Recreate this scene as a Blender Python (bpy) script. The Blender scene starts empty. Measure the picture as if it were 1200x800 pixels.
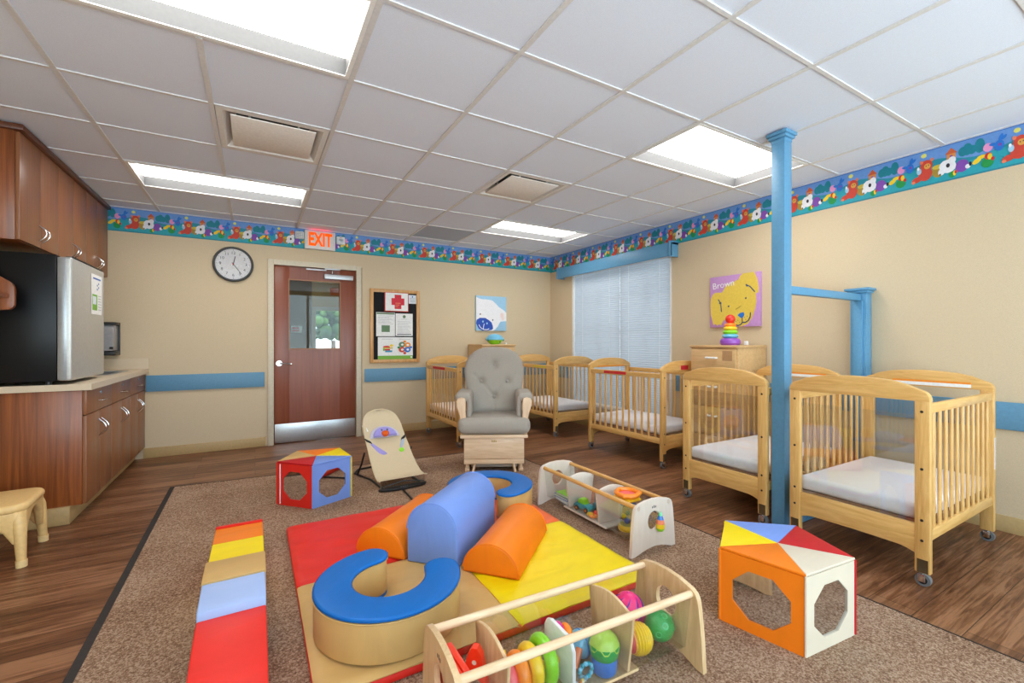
import bpy, bmesh, math, random
from math import sin, cos, pi, radians
from mathutils import Matrix, Vector
random.seed(7)
SC = bpy.context.scene
COL = SC.collection

# ------------------------------------------------------------------ materials
def lin(c):
    c /= 255.0
    return c / 12.92 if c <= 0.04045 else ((c + 0.055) / 1.055) ** 2.4
def rgb(r, g, b): return (lin(r), lin(g), lin(b), 1.0)
MATS = {}
def base(name):
    m = bpy.data.materials.new(name); m.use_nodes = True
    nt = m.node_tree
    return m, nt, nt.nodes, nt.links, nt.nodes['Principled BSDF']
def bump(nt, bsdf, height, strength, dist=0.01):
    b = nt.nodes.new('ShaderNodeBump'); b.inputs['Strength'].default_value = strength
    b.inputs['Distance'].default_value = dist
    nt.links.new(height, b.inputs['Height']); nt.links.new(b.outputs['Normal'], bsdf.inputs['Normal'])
def coords(nt, scale, rot=(0, 0, 0), kind='Object'):
    t = nt.nodes.new('ShaderNodeTexCoord'); mp = nt.nodes.new('ShaderNodeMapping')
    mp.inputs['Scale'].default_value = scale; mp.inputs['Rotation'].default_value = rot
    nt.links.new(t.outputs[kind], mp.inputs['Vector']); return mp.outputs['Vector']
def noise(nt, vec, scale, detail=3, rough=.5, dist=0):
    n = nt.nodes.new('ShaderNodeTexNoise'); n.inputs['Scale'].default_value = scale
    n.inputs['Detail'].default_value = detail; n.inputs['Roughness'].default_value = rough
    n.inputs['Distortion'].default_value = dist
    nt.links.new(vec, n.inputs['Vector']); return n.outputs['Fac']
def ramp(nt, fac, stops):
    r = nt.nodes.new('ShaderNodeValToRGB'); e = r.color_ramp.elements
    while len(e) < len(stops): e.new(.5)
    for k, (p, c) in enumerate(stops): e[k].position = p; e[k].color = c
    nt.links.new(fac, r.inputs['Fac']); return r.outputs['Color']
def plain(name, c, rough=.5, metal=0, b=0, bscale=60, spec=.5, coat=0):
    if name in MATS: return MATS[name]
    m, nt, N, L, p = base(name)
    p.inputs['Base Color'].default_value = rgb(*c); p.inputs['Roughness'].default_value = rough
    p.inputs['Metallic'].default_value = metal; p.inputs['Specular IOR Level'].default_value = spec
    if coat: p.inputs['Coat Weight'].default_value = coat; p.inputs['Coat Roughness'].default_value = .15
    v = coords(nt, (1, 1, 1))
    n = noise(nt, v, bscale, 2)
    # faint tonal variation so nothing is a dead flat colour
    col = ramp(nt, n, [(.3, rgb(*[max(0, x * .975) for x in c])), (.7, rgb(*[min(255, x * 1.02) for x in c]))])
    L.new(col, p.inputs['Base Color'])
    if b: bump(nt, p, n, b)
    MATS[name] = m; return m
def wood(name, c1, c2, scale=(2, 18, 18), rough=.4, coat=.15, dist=1.2, nscale=2.2, axis='x'):
    if name in MATS: return MATS[name]
    m, nt, N, L, p = base(name)
    sc = {'x': scale, 'y': (scale[1], scale[0], scale[2]), 'z': (scale[1], scale[2], scale[0])}[axis]
    v = coords(nt, sc)
    n = noise(nt, v, nscale, 5, .6, dist)
    mid = tuple((a + b) / 2 for a, b in zip(c1, c2))
    col = ramp(nt, n, [(.3, rgb(*c1)), (.5, rgb(*mid)), (.68, rgb(*c2))])
    L.new(col, p.inputs['Base Color']); p.inputs['Roughness'].default_value = rough
    p.inputs['Coat Weight'].default_value = coat; p.inputs['Coat Roughness'].default_value = .2
    bump(nt, p, n, .05, .004)
    MATS[name] = m; return m
def vinyl(name, c, rough=.42, wr=.25):
    if name in MATS: return MATS[name]
    m, nt, N, L, p = base(name)
    p.inputs['Roughness'].default_value = rough; p.inputs['Specular IOR Level'].default_value = .3
    v = coords(nt, (3, 9, 3), (0, 0, .6)); n = noise(nt, v, 1.3, 3, .5, .8)
    col = ramp(nt, n, [(.3, rgb(*[x * .96 for x in c])), (.7, rgb(*c))]); L.new(col, p.inputs['Base Color'])
    bump(nt, p, n, wr, .012)
    MATS[name] = m; return m
def fabric(name, c, c2=None, scale=260, b=.25, rough=.9):
    if name in MATS: return MATS[name]
    m, nt, N, L, p = base(name); c2 = c2 or tuple(x * .88 for x in c)
    v = coords(nt, (1, 1, 1)); n = noise(nt, v, scale, 3, .7)
    L.new(ramp(nt, n, [(.35, rgb(*c2)), (.65, rgb(*c))]), p.inputs['Base Color'])
    p.inputs['Roughness'].default_value = rough; p.inputs['Specular IOR Level'].default_value = .2
    bump(nt, p, n, b, .003)
    MATS[name] = m; return m
def emit(name, c, s):
    if name in MATS: return MATS[name]
    m, nt, N, L, p = base(name)
    p.inputs['Base Color'].default_value = rgb(*c); p.inputs['Emission Color'].default_value = rgb(*c)
    p.inputs['Emission Strength'].default_value = s
    MATS[name] = m; return m
def clear(name, tint=(.95, .96, .96), gloss=.07, rough=.03):
    if name in MATS: return MATS[name]
    m = bpy.data.materials.new(name); m.use_nodes = True; nt = m.node_tree; nt.nodes.clear()
    o = nt.nodes.new('ShaderNodeOutputMaterial'); mx = nt.nodes.new('ShaderNodeMixShader')
    t = nt.nodes.new('ShaderNodeBsdfTransparent'); g = nt.nodes.new('ShaderNodeBsdfGlossy')
    t.inputs['Color'].default_value = (*tint, 1); g.inputs['Roughness'].default_value = rough
    mx.inputs['Fac'].default_value = gloss
    nt.links.new(t.outputs[0], mx.inputs[1]); nt.links.new(g.outputs[0], mx.inputs[2]); nt.links.new(mx.outputs[0], o.inputs['Surface'])
    MATS[name] = m; return m

WALL = plain('wall_paint', (211, 191, 159), .75, b=.03, bscale=220)
CEIL = plain('ceiling_tile', (226, 234, 250), .9, b=.12, bscale=420)
CEILBLUE = plain('ceiling_tile_bluish', (176, 186, 203), .9, b=.12, bscale=420)
TBAR = plain('ceiling_grid_metal', (216, 215, 216), .5)
WHITE = plain('white_paint', (235, 235, 233), .45)
FRAMEW = plain('door_frame_paint', (213, 201, 178), .45)
BASEB = plain('vinyl_baseboard', (188, 158, 108), .5)
BLUE = plain('blue_paint', (92, 150, 188), .4)
RAILBLUE = plain('blue_chair_rail', (96, 146, 178), .5)
BLACK = plain('black_plastic', (28, 28, 30), .4)
DARK = plain('dark_grey_plastic', (62, 62, 64), .45)
MIRROR = plain('mirror_film', (222, 222, 224), .04, 1)
STEEL = plain('brushed_steel', (200, 203, 206), .32, 1)
CHROME = plain('chrome', (222, 224, 226), .15, 1)
SILVER = plain('silver_door', (204, 204, 200), .4, .55)
MAPLE = wood('honey_maple', (210, 158, 86), (233, 188, 118), axis='z', coat=.25)
MAPLEY = wood('honey_maple_across', (210, 158, 86), (233, 188, 118), axis='y', coat=.25)
MAPLEX = wood('honey_maple_long', (210, 158, 86), (233, 188, 118), axis='x', coat=.25)
PALE = wood('pale_birch', (217, 188, 150), (235, 212, 180), axis='x', coat=.1)
PALEZ = wood('pale_birch_upright', (204, 168, 122), (226, 194, 150), axis='z', coat=.1)
DOWEL = wood('birch_dowel', (214, 178, 136), (238, 208, 172), axis='x', coat=.2)
BINDOWEL = wood('amber_dowel', (206, 150, 78), (226, 172, 98), axis='x', coat=.2)
WHITEBIRCH = wood('white_birch_ply', (224, 208, 194), (232, 218, 206), axis='z', coat=.1, scale=(1.2, 7, 7))
CAB = wood('walnut_laminate', (112, 56, 22), (166, 92, 42), (.8, 22, 22), .35, .25, .8, 1.6, 'z')
CABF = wood('walnut_laminate_front', (134, 84, 52), (158, 102, 66), (.5, 30, 30), .38, .12, .5, 1.6, 'z')
CABT = wood('walnut_trim', (78, 38, 18), (110, 58, 30), axis='y')
DOORW = wood('door_veneer', (126, 62, 38), (146, 76, 48), (.8, 14, 14), .38, .2, .6, 1.4, 'z')
COUNTER = plain('speckled_counter', (216, 198, 172), .4, bscale=340)
ACRYL = clear('clear_acrylic', gloss=.09)
GLASS = clear('window_glass', (.88, .92, .90), .03, .01)
SHEET = fabric('white_sheet', (246, 243, 248), (238, 235, 241), 120, .1)
GREYF = fabric('grey_upholstery', (176, 167, 156), (154, 146, 137), 300, .3)
OATF = fabric('oatmeal_fabric', (216, 198, 166), (200, 180, 148), 300, .2)
RED = vinyl('red_vinyl', (226, 44, 34)); ORANGE = vinyl('orange_vinyl', (246, 128, 22))
YELLOW = vinyl('yellow_vinyl', (246, 216, 8)); TAN = vinyl('tan_vinyl', (208, 168, 106))
CREAM = vinyl('cream_vinyl', (226, 212, 190)); PERI = vinyl('periwinkle_vinyl', (120, 152, 224))
LBLUE = vinyl('light_blue_vinyl', (160, 180, 224)); ROYAL = vinyl('royal_blue_vinyl', (6, 104, 186))
CORAL = vinyl('coral_vinyl', (244, 110, 56)); DKRED = vinyl('deep_red_vinyl', (198, 24, 36))
PINK = plain('pink_plastic', (232, 44, 118), .35)
def toy(name, c, r=.32): return plain('toy_' + name, c, r, coat=.2)
T_RED, T_OR, T_YEL = toy('red', (236, 50, 32)), toy('orange', (250, 140, 30)), toy('yellow', (248, 206, 40))
T_GRN, T_LIME, T_BLU = toy('green', (40, 170, 84)), toy('lime', (140, 218, 40)), toy('blue', (62, 128, 214))
T_SKY, T_TEAL, T_PUR = toy('sky', (112, 190, 226)), toy('teal', (28, 158, 178)), toy('purple', (148, 80, 190))
T_MAG, T_CORAL, T_WHITE = toy('magenta', (214, 30, 140)), toy('coral', (240, 96, 104)), toy('white', (240, 240, 238))
T_PEACH, T_VIOLET = toy('peach', (246, 140, 96)), toy('violet', (70, 44, 150))

def floor_mat():
    m, nt, N, L, p = base('wood_plank_floor')
    v = coords(nt, (1, 1, 1))
    br = N.new('ShaderNodeTexBrick'); br.offset = .37
    for k, x in (('Scale', 1), ('Mortar Size', .0014), ('Brick Width', 1.22), ('Row Height', .152), ('Bias', 0)):
        br.inputs[k].default_value = x
    br.inputs['Color1'].default_value = (0, 0, 0, 1); br.inputs['Color2'].default_value = (1, 1, 1, 1)
    br.inputs['Mortar'].default_value = (.4, .4, .4, 1)
    L.new(v, br.inputs['Vector'])
    n = noise(nt, coords(nt, (1.3, 24, 1)), 2.2, 6, .65, 1.0)
    n2 = noise(nt, coords(nt, (.8, 5.5, 1)), 2.0, 3, .6, .8)
    mx = N.new('ShaderNodeMath'); mx.operation = 'MULTIPLY_ADD'; mx.inputs[1].default_value = .20
    L.new(br.outputs['Color'], mx.inputs[0]); L.new(n, mx.inputs[2])
    mx2 = N.new('ShaderNodeMath'); mx2.operation = 'MULTIPLY_ADD'; mx2.inputs[1].default_value = .45
    L.new(n2, mx2.inputs[0]); L.new(mx.outputs[0], mx2.inputs[2])
    col = ramp(nt, mx2.outputs[0], [(.45, rgb(46, 25, 14)), (.64, rgb(84, 51, 31)), (.80, rgb(114, 73, 47)), (.95, rgb(148, 104, 74))])
    mm = N.new('ShaderNodeMix'); mm.data_type = 'RGBA'; mm.blend_type = 'MIX'
    L.new(br.outputs['Fac'], mm.inputs['Factor']); L.new(col, mm.inputs[6]); mm.inputs[7].default_value = rgb(52, 32, 22)
    L.new(mm.outputs[2], p.inputs['Base Color'])
    p.inputs['Roughness'].default_value = .38; p.inputs['Specular IOR Level'].default_value = .32
    bump(nt, p, n, .08, .003)
    return m
def carpet_mat():
    m, nt, N, L, p = base('brown_loop_carpet')
    v = coords(nt, (1, 1, 1))
    n = noise(nt, v, 135, 4, .8); n2 = noise(nt, v, 3.0, 3, .5)
    a = N.new('ShaderNodeMath'); a.operation = 'MULTIPLY_ADD'; a.inputs[1].default_value = .16
    L.new(n2, a.inputs[0]); L.new(n, a.inputs[2])
    L.new(ramp(nt, a.outputs[0], [(.42, rgb(90, 63, 46)), (.56, rgb(148, 114, 90)), (.70, rgb(198, 170, 146))]), p.inputs['Base Color'])
    p.inputs['Roughness'].default_value = .95; p.inputs['Specular IOR Level'].default_value = .1
    bump(nt, p, n, .7, .008)
    return m
def blind_mat():
    m = bpy.data.materials.new('translucent_blind'); m.use_nodes = True; nt = m.node_tree; nt.nodes.clear()
    o = nt.nodes.new('ShaderNodeOutputMaterial'); mx = nt.nodes.new('ShaderNodeMixShader'); mx.inputs['Fac'].default_value = .07
    d = nt.nodes.new('ShaderNodeBsdfDiffuse'); t = nt.nodes.new('ShaderNodeBsdfTranslucent')
    d.inputs['Color'].default_value = rgb(182, 192, 204); t.inputs['Color'].default_value = rgb(205, 214, 226)
    nt.links.new(d.outputs[0], mx.inputs[1]); nt.links.new(t.outputs[0], mx.inputs[2]); nt.links.new(mx.outputs[0], o.inputs['Surface'])
    return m
FLOOR, CARPET, BLIND = floor_mat(), carpet_mat(), blind_mat()

# ------------------------------------------------------------------ mesh builder
class MB:
    def __init__(s): s.bm = bmesh.new(); s.mats = []; s.M = Matrix.Identity(4)
    def mi(s, m):
        if m not in s.mats: s.mats.append(m)
        return s.mats.index(m)
    def put(s, t, mat, M=None):
        bmesh.ops.recalc_face_normals(t, faces=t.faces[:])
        t.transform(s.M @ (M or Matrix.Identity(4)))
        k = s.mi(mat)
        for f in t.faces: f.material_index = k
        me = bpy.data.meshes.new('t'); t.to_mesh(me); t.free(); s.bm.from_mesh(me); bpy.data.meshes.remove(me)
        return s
    def box(s, x0, x1, y0, y1, z0, z1, mat, bev=0, seg=2, M=None):
        t = bmesh.new(); bmesh.ops.create_cube(t, size=1)
        for v in t.verts: v.co = Vector(((x0 + x1) / 2 + v.co.x * (x1 - x0), (y0 + y1) / 2 + v.co.y * (y1 - y0), (z0 + z1) / 2 + v.co.z * (z1 - z0)))
        if bev: bmesh.ops.bevel(t, geom=t.edges[:], offset=bev, segments=seg, profile=.5, affect='EDGES')
        return s.put(t, mat, M)
    def cyl(s, p0, p1, r, mat, seg=16, r2=None, M=None):
        p0, p1 = Vector(p0), Vector(p1); d = p1 - p0
        t = bmesh.new(); bmesh.ops.create_cone(t, cap_ends=True, segments=seg, radius1=r, radius2=r if r2 is None else r2, depth=d.length)
        t.transform(Matrix.Translation((p0 + p1) / 2) @ d.to_track_quat('Z', 'Y').to_matrix().to_4x4())
        return s.put(t, mat, M)
    def sph(s, c, r, mat, seg=20, M=None):
        if not isinstance(r, (tuple, list)): r = (r, r, r)
        t = bmesh.new(); bmesh.ops.create_uvsphere(t, u_segments=seg, v_segments=max(8, seg * 2 // 3), radius=1)
        for v in t.verts: v.co = Vector((c[0] + v.co.x * r[0], c[1] + v.co.y * r[1], c[2] + v.co.z * r[2]))
        return s.put(t, mat, M)
    def torus(s, c, R, r, mat, axis='z', seg=28, rs=10, sx=1):
        t = bmesh.new(); vs = []
        for i in range(seg):
            a = 2 * pi * i / seg; row = []
            for j in range(rs):
                b = 2 * pi * j / rs; q = R + r * cos(b)
                row.append(t.verts.new((q * cos(a), q * sin(a), r * sin(b) * sx)))
            vs.append(row)
        for i in range(seg):
            for j in range(rs): t.faces.new((vs[i][j], vs[(i + 1) % seg][j], vs[(i + 1) % seg][(j + 1) % rs], vs[i][(j + 1) % rs]))
        R4 = {'z': Matrix.Identity(4), 'x': Matrix.Rotation(pi / 2, 4, 'Y'), 'y': Matrix.Rotation(pi / 2, 4, 'X')}[axis]
        return s.put(t, mat, Matrix.Translation(c) @ R4)
    def lathe(s, prof, mat, seg=24, M=None):
        t = bmesh.new(); rows = []
        for r, z in prof: rows.append([t.verts.new((max(r, 1e-5) * cos(2 * pi * i / seg), max(r, 1e-5) * sin(2 * pi * i / seg), z)) for i in range(seg)])
        for a, b in zip(rows, rows[1:]):
            for i in range(seg): t.faces.new((a[i], a[(i + 1) % seg], b[(i + 1) % seg], b[i]))
        t.faces.new(rows[0][::-1]); t.faces.new(rows[-1])
        return s.put(t, mat, M)
    def tube(s, pts, r, mat, seg=8, closed=False, M=None):
        pts = [Vector(p) for p in pts]; n = len(pts); t = bmesh.new(); rows = []; up = None
        rr = r if isinstance(r, (list, tuple)) else [r] * n
        for i in range(n):
            if closed: d = pts[(i + 1) % n] - pts[i - 1]
            else: d = pts[min(i + 1, n - 1)] - pts[max(i - 1, 0)]
            d.normalize()
            if up is None: up = Vector((0, 0, 1)) if abs(d.z) < .9 else Vector((1, 0, 0))
            a = d.cross(up).normalized(); b = a.cross(d).normalized(); up = b
            rows.append([t.verts.new(pts[i] + rr[i] * (cos(2 * pi * k / seg) * a + sin(2 * pi * k / seg) * b)) for k in range(seg)])
        for i in range(n if closed else n - 1):
            A, B = rows[i], rows[(i + 1) % n]
            for k in range(seg): t.faces.new((A[k], A[(k + 1) % seg], B[(k + 1) % seg], B[k]))
        if not closed: t.faces.new(rows[0]); t.faces.new(rows[-1][::-1])
        return s.put(t, mat, M)
    AX = {'x': Matrix(((0, 0, 1, 0), (1, 0, 0, 0), (0, 1, 0, 0), (0, 0, 0, 1))),
          'y': Matrix(((1, 0, 0, 0), (0, 0, 1, 0), (0, 1, 0, 0), (0, 0, 0, 1))), 'z': Matrix.Identity(4)}
    def prism(s, pts, axis, a0, a1, mat, bev=0, seg=2, M=None):
        """pts (a,b): axis x -> (y,z), axis y -> (x,z), axis z -> (x,y)"""
        t = bmesh.new(); lo = [t.verts.new((a, b, a0)) for a, b in pts]; hi = [t.verts.new((a, b, a1)) for a, b in pts]; n = len(pts)
        f0 = t.faces.new(lo[::-1]); f1 = t.faces.new(hi)
        for i in range(n): t.faces.new((lo[i], lo[(i + 1) % n], hi[(i + 1) % n], hi[i]))
        bmesh.ops.recalc_face_normals(t, faces=t.faces[:])
        if bev:
            ed = [e for e in t.edges if e in f0.edges[:] or e in f1.edges[:]] 
            bmesh.ops.bevel(t, geom=ed, offset=bev, segments=seg, profile=.5, affect='EDGES')
        big = [f for f in t.faces if len(f.verts) > 4]
        bmesh.ops.triangulate(t, faces=big)
        return s.put(t, mat, (M or Matrix.Identity(4)) @ s.AX[axis])
    def ring(s, outer, hc, hole, axis, a0, a1, mat, M=None, n=32):
        """flat panel with a hole: outer polygon (star shaped about hc), hole = list of points"""
        def hit(poly, th):
            dx, dy = cos(th), sin(th); best = None
            for i in range(len(poly)):
                (x1, y1), (x2, y2) = poly[i], poly[(i + 1) % len(poly)]
                x1 -= hc[0]; x2 -= hc[0]; y1 -= hc[1]; y2 -= hc[1]
                ex, ey = x2 - x1, y2 - y1; det = dx * -ey + ex * dy
                if abs(det) < 1e-12: continue
                tt = (x1 * -ey + ex * y1) / det; u = (dx * y1 - dy * x1) / det
                if tt > 0 and -1e-6 <= u <= 1 + 1e-6 and (best is None or tt > best): best = tt
            return (hc[0] + dx * best, hc[1] + dy * best)
        ang = [2 * pi * i / n for i in range(n)] if n else []
        for p in list(outer) + list(hole): ang.append(math.atan2(p[1] - hc[1], p[0] - hc[0]) % (2 * pi))
        ang = sorted(ang); q = [ang[0]]
        for a in ang[1:]:
            if a - q[-1] > .004: q.append(a)
        O = [hit(outer, a) for a in q]; I = [hit(hole, a) for a in q]; m = len(q); t = bmesh.new()
        L = [[t.verts.new((x, y, z)) for x, y in P] for P, z in ((O, a0), (I, a0), (O, a1), (I, a1))]
        for i in range(m):
            j = (i + 1) % m
            for A, B in ((L[0], L[1]), (L[2], L[3]), (L[0], L[2]), (L[1], L[3])): t.faces.new((A[i], A[j], B[j], B[i]))
        return s.put(t, mat, (M or Matrix.Identity(4)) @ s.AX[axis])
    def quad(s, pts, mat):
        t = bmesh.new(); t.faces.new([t.verts.new(p) for p in pts])
        k = s.mi(mat); t.transform(s.M)
        for f in t.faces: f.material_index = k
        me = bpy.data.meshes.new('t'); t.to_mesh(me); t.free(); s.bm.from_mesh(me); bpy.data.meshes.remove(me); return s
    def surf(s, fn, nu, nv, mat, thick=0):
        t = bmesh.new(); V = [[t.verts.new(fn(i / nu, j / nv)) for j in range(nv + 1)] for i in range(nu + 1)]
        for i in range(nu):
            for j in range(nv): t.faces.new((V[i][j], V[i + 1][j], V[i + 1][j + 1], V[i][j + 1]))
        bmesh.ops.recalc_face_normals(t, faces=t.faces[:])
        if thick: bmesh.ops.solidify(t, geom=t.faces[:], thickness=thick)
        return s.put(t, mat)
    def build(s, name, parent=None, smooth=True, ang=35):
        me = bpy.data.meshes.new(name); s.bm.to_mesh(me); s.bm.free()
        for m in s.mats: me.materials.append(m)
        if smooth:
            me.polygons.foreach_set('use_smooth', [True] * len(me.polygons)); me.set_sharp_from_angle(angle=radians(ang))
        o = bpy.data.objects.new(name, me); COL.objects.link(o)
        if parent: o.parent = parent
        return o
def tag(o, label, cat, group=None):
    o['label'] = label; o['category'] = cat
    if group: o['group'] = group
    return o
def thing(name, label, cat, loc=(0, 0, 0), rz=0, group=None):
    o = bpy.data.objects.new(name, None); o.empty_display_size = .1; COL.objects.link(o)
    o.location = loc; o.rotation_euler = (0, 0, rz); return tag(o, label, cat, group)
def struct(o): o['kind'] = 'structure'; return o
def dup(root, loc, rz, label):
    r = root.copy(); COL.objects.link(r); r.location = loc; r.rotation_euler = (0, 0, rz); r['label'] = label
    for ch in list(root.children):
        c = ch.copy(); COL.objects.link(c); c.parent = r
        for g in list(ch.children):
            d = g.copy(); COL.objects.link(d); d.parent = c
    return r
def arc(cx, cy, r, a0, a1, n, ry=None):
    return [(cx + r * cos(radians(a0 + (a1 - a0) * i / n)), cy + (ry or r) * sin(radians(a0 + (a1 - a0) * i / n))) for i in range(n + 1)]
def text(name, s, size, M, mat, parent, extrude=.001, align='CENTER', sx=1.0, bold=0):
    c = bpy.data.curves.new(name, 'FONT'); c.body = s; c.size = size; c.extrude = extrude; c.align_x = align; c.align_y = 'CENTER'
    c.resolution_u = 3; c.offset = bold
    o = bpy.data.objects.new(name, c); COL.objects.link(o); bpy.context.view_layer.update()
    me = bpy.data.meshes.new_from_object(o.evaluated_get(bpy.context.evaluated_depsgraph_get()))
    COL.objects.unlink(o); bpy.data.objects.remove(o); me.transform(M @ Matrix.Diagonal((sx, 1, 1, 1)))
    me.materials.clear(); me.materials.append(mat)
    q = bpy.data.objects.new(name, me); COL.objects.link(q); q.parent = parent; return q
def frame_m(org, ux, uz):
    """matrix taking (u, v, out) to world: u along ux, v along uz"""
    ux, uz = Vector(ux).normalized(), Vector(uz).normalized(); n = ux.cross(uz)
    return Matrix(((ux.x, uz.x, n.x, org[0]), (ux.y, uz.y, n.y, org[1]), (ux.z, uz.z, n.z, org[2]), (0, 0, 0, 1)))
BACKX, RIGHTX = (1, 0, 0), (0, -1, 0)       # picture-right directions on the back and right walls
class Art:
    """flat printed shapes (u,v) on a w x h sheet, each colour one printed layer"""
    def __init__(s, mb, M, w, h, d0=.0008): s.mb, s.Mx, s.w, s.h, s.d = mb, M, w, h, d0
    def poly(s, pts, mat):
        t = bmesh.new(); f = t.faces.new([t.verts.new((u * s.w, v * s.h, s.d)) for u, v in pts])
        if f.normal.z < 0 or True:
            f.normal_update()
            if f.normal.z < 0: f.normal_flip()
        bmesh.ops.triangulate(t, faces=t.faces[:])
        t.transform(s.mb.M @ s.Mx); k = s.mb.mi(mat)
        for f in t.faces: f.material_index = k
        me = bpy.data.meshes.new('t'); t.to_mesh(me); t.free(); s.mb.bm.from_mesh(me); bpy.data.meshes.remove(me); s.d += .00012
    def ell(s, cu, cv, ru, rv, mat, n=16, a=0):
        ca, sa = cos(a), sin(a); P = []
        for i in range(n):
            x, y = ru * s.w * cos(2 * pi * i / n), rv * s.h * sin(2 * pi * i / n)
            P.append((cu + (x * ca - y * sa) / s.w, cv + (x * sa + y * ca) / s.h))
        s.poly(P, mat)
    def rect(s, u0, u1, v0, v1, mat): s.poly([(u0, v0), (u1, v0), (u1, v1), (u0, v1)], mat)
    def line(s, pts, wd, mat):
        for (a, b), (c, d) in zip(pts, pts[1:]):
            dx, dy = (c - a) * s.w, (d - b) * s.h; l = math.hypot(dx, dy) or 1; nx, ny = -dy / l * wd / 2, dx / l * wd / 2
            s.poly([(a + nx / s.w, b + ny / s.h), (a - nx / s.w, b - ny / s.h), (c - nx / s.w, d - ny / s.h), (c + nx / s.w, d + ny / s.h)], mat)

# ------------------------------------------------------------------ the room
XL, XR, YB, YF, ZC = -1.55, 3.92, 5.57, -1.3, 2.44
struct(MB().box(XL - .1, XR + .1, YF - .1, YB + .001, -.1, 0, FLOOR).build('floor'))
DX0, DX1, DZ = .14, 1.125, 2.045
w = MB()
w.box(XL - .12, DX0, YB, YB + .12, 0, 2.7, WALL).box(DX1, XR + .12, YB, YB + .12, 0, 2.7, WALL).box(DX0, DX1, YB, YB + .12, DZ, 2.7, WALL)
struct(w.build('wall_back', smooth=False))
WY0, WY1, WZ0, WZ1 = 3.28, 5.03, .30, 2.14
w = MB()
w.box(XR, XR + .12, YF, WY0, 0, 2.7, WALL).box(XR, XR + .12, WY1, YB, 0, 2.7, WALL)
w.box(XR, XR + .12, WY0, WY1, 0, WZ0, WALL).box(XR, XR + .12, WY0, WY1, WZ1, 2.7, WALL)
struct(w.build('wall_right', smooth=False))
struct(MB().box(XL - .12, XL, YF, YB, 0, 2.7, WALL).build('wall_left'))
w = MB(); w.box(XL - .12, XR + .12, YF - .12, YF, 0, .25, WALL).box(XL - .12, XR + .12, YF - .12, YF, 2.34, 2.7, WALL)
struct(w.build('wall_front', smooth=False))
w = MB()
for x in (XL, -.2, 1.18, 2.55, XR): w.box(x - .03, x + .03, YF - .08, YF - .02, .25, 2.34, WHITE)
w3 = struct(w.build('added_glazing_front')); MB().box(XL, XR, YF - .052, YF - .046, .25, 2.34, GLASS).build('glass_pane', w3)  # unseen glazing added behind the camera to let daylight in
def bboard(mb, x0, x1, y0, y1): return mb.box(x0, x1, y0, y1, 0, .1, BASEB, .003)
m = bboard(MB(), -.95, .1, YB - .008, YB); bboard(m, 1.16, XR, YB - .008, YB); struct(m.build('baseboard_back'))
struct(bboard(MB(), XR - .008, XR, YF, YB - .008).build('baseboard_right'))
struct(MB().box(-.93, .09, YB - .018, YB, .655, .815, RAILBLUE, .003).box(1.155, XR - .018, YB - .018, YB, .655, .815, RAILBLUE, .003).build('trim_1'))
struct(MB().box(XR - .018, XR, YF, WY0 - .03, .62, .785, RAILBLUE, .003).box(XR - .018, XR, WY1 + .03, YB, .62, .785, RAILBLUE, .003).build('trim_2'))

# ceiling: lay-in tiles in a metal grid
gx = [-2.054 + .616 * k for k in range(10)] + [XR]
gy = [1.685 + .604 * k for k in range(-7, 7)] + [YB]
LIGHTS = [(2, 0), (2, 4), (7, 0), (7, 4)]
LNAME = {(2, 0): 'large white recessed ceiling light nearest the upper left of the room',
         (2, 4): 'white recessed ceiling light between the wall clock and the square vent',
         (7, 0): 'white recessed ceiling light just behind the top of the tall blue post',
         (7, 4): 'white recessed ceiling light nearest the corner of window and bear painting'}
VENTS = [(3, 2), (6, 2)]
skip = set()
for i, j in LIGHTS: skip |= {(i, j), (i + 1, j)}
skip |= set(VENTS)
t = MB()
for i in range(len(gx) - 1):
    for jj in range(len(gy) - 1):
        if (i, jj - 7) in skip: continue
        x0, x1 = max(gx[i], XL), gx[i + 1]
        if x1 <= XL: continue
        y0, y1 = max(gy[jj], YF), gy[jj + 1]
        if y1 <= YF: continue
        t.box(x0 + .006, x1 - .006, y0 + .006, y1 - .006, ZC + .004, ZC + .02, CEILBLUE if (i, jj - 7) == (6, 5) else CEIL, .003, 1)
t.box(XL, XR, YF, YB, ZC + .22, ZC + .25, WHITE)
struct(t.build('ceiling', smooth=False))
t = MB()
for x in gx[1:-1]:
    if x <= XL: continue
    mid = sorted(gy[j + 7] for i, j in LIGHTS if abs(gx[i + 1] - x) < .01); y = YF
    for m_ in mid: t.box(x - .012, x + .012, y, m_, ZC - .003, ZC + .006, TBAR); y = m_ + .604
    t.box(x - .012, x + .012, y, YB, ZC - .003, ZC + .006, TBAR)
cells = {(i + k, j) for i, j in LIGHTS for k in (0, 1)}
for jj, y in enumerate(gy[:-1]):
    if y < YF: continue
    for i in range(len(gx) - 1):
        x0, x1 = max(gx[i], XL) + .012, gx[i + 1] - .012
        if x1 > x0: t.box(x0, x1, y - .009, y + .009, ZC - .002, ZC + .006, TBAR)
t.box(XL, XR, YB - .02, YB, ZC - .003, ZC + .006, TBAR).box(XR - .02, XR, YF, YB, ZC - .003, ZC + .006, TBAR)
struct(t.build('trim_3', smooth=False))
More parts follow.
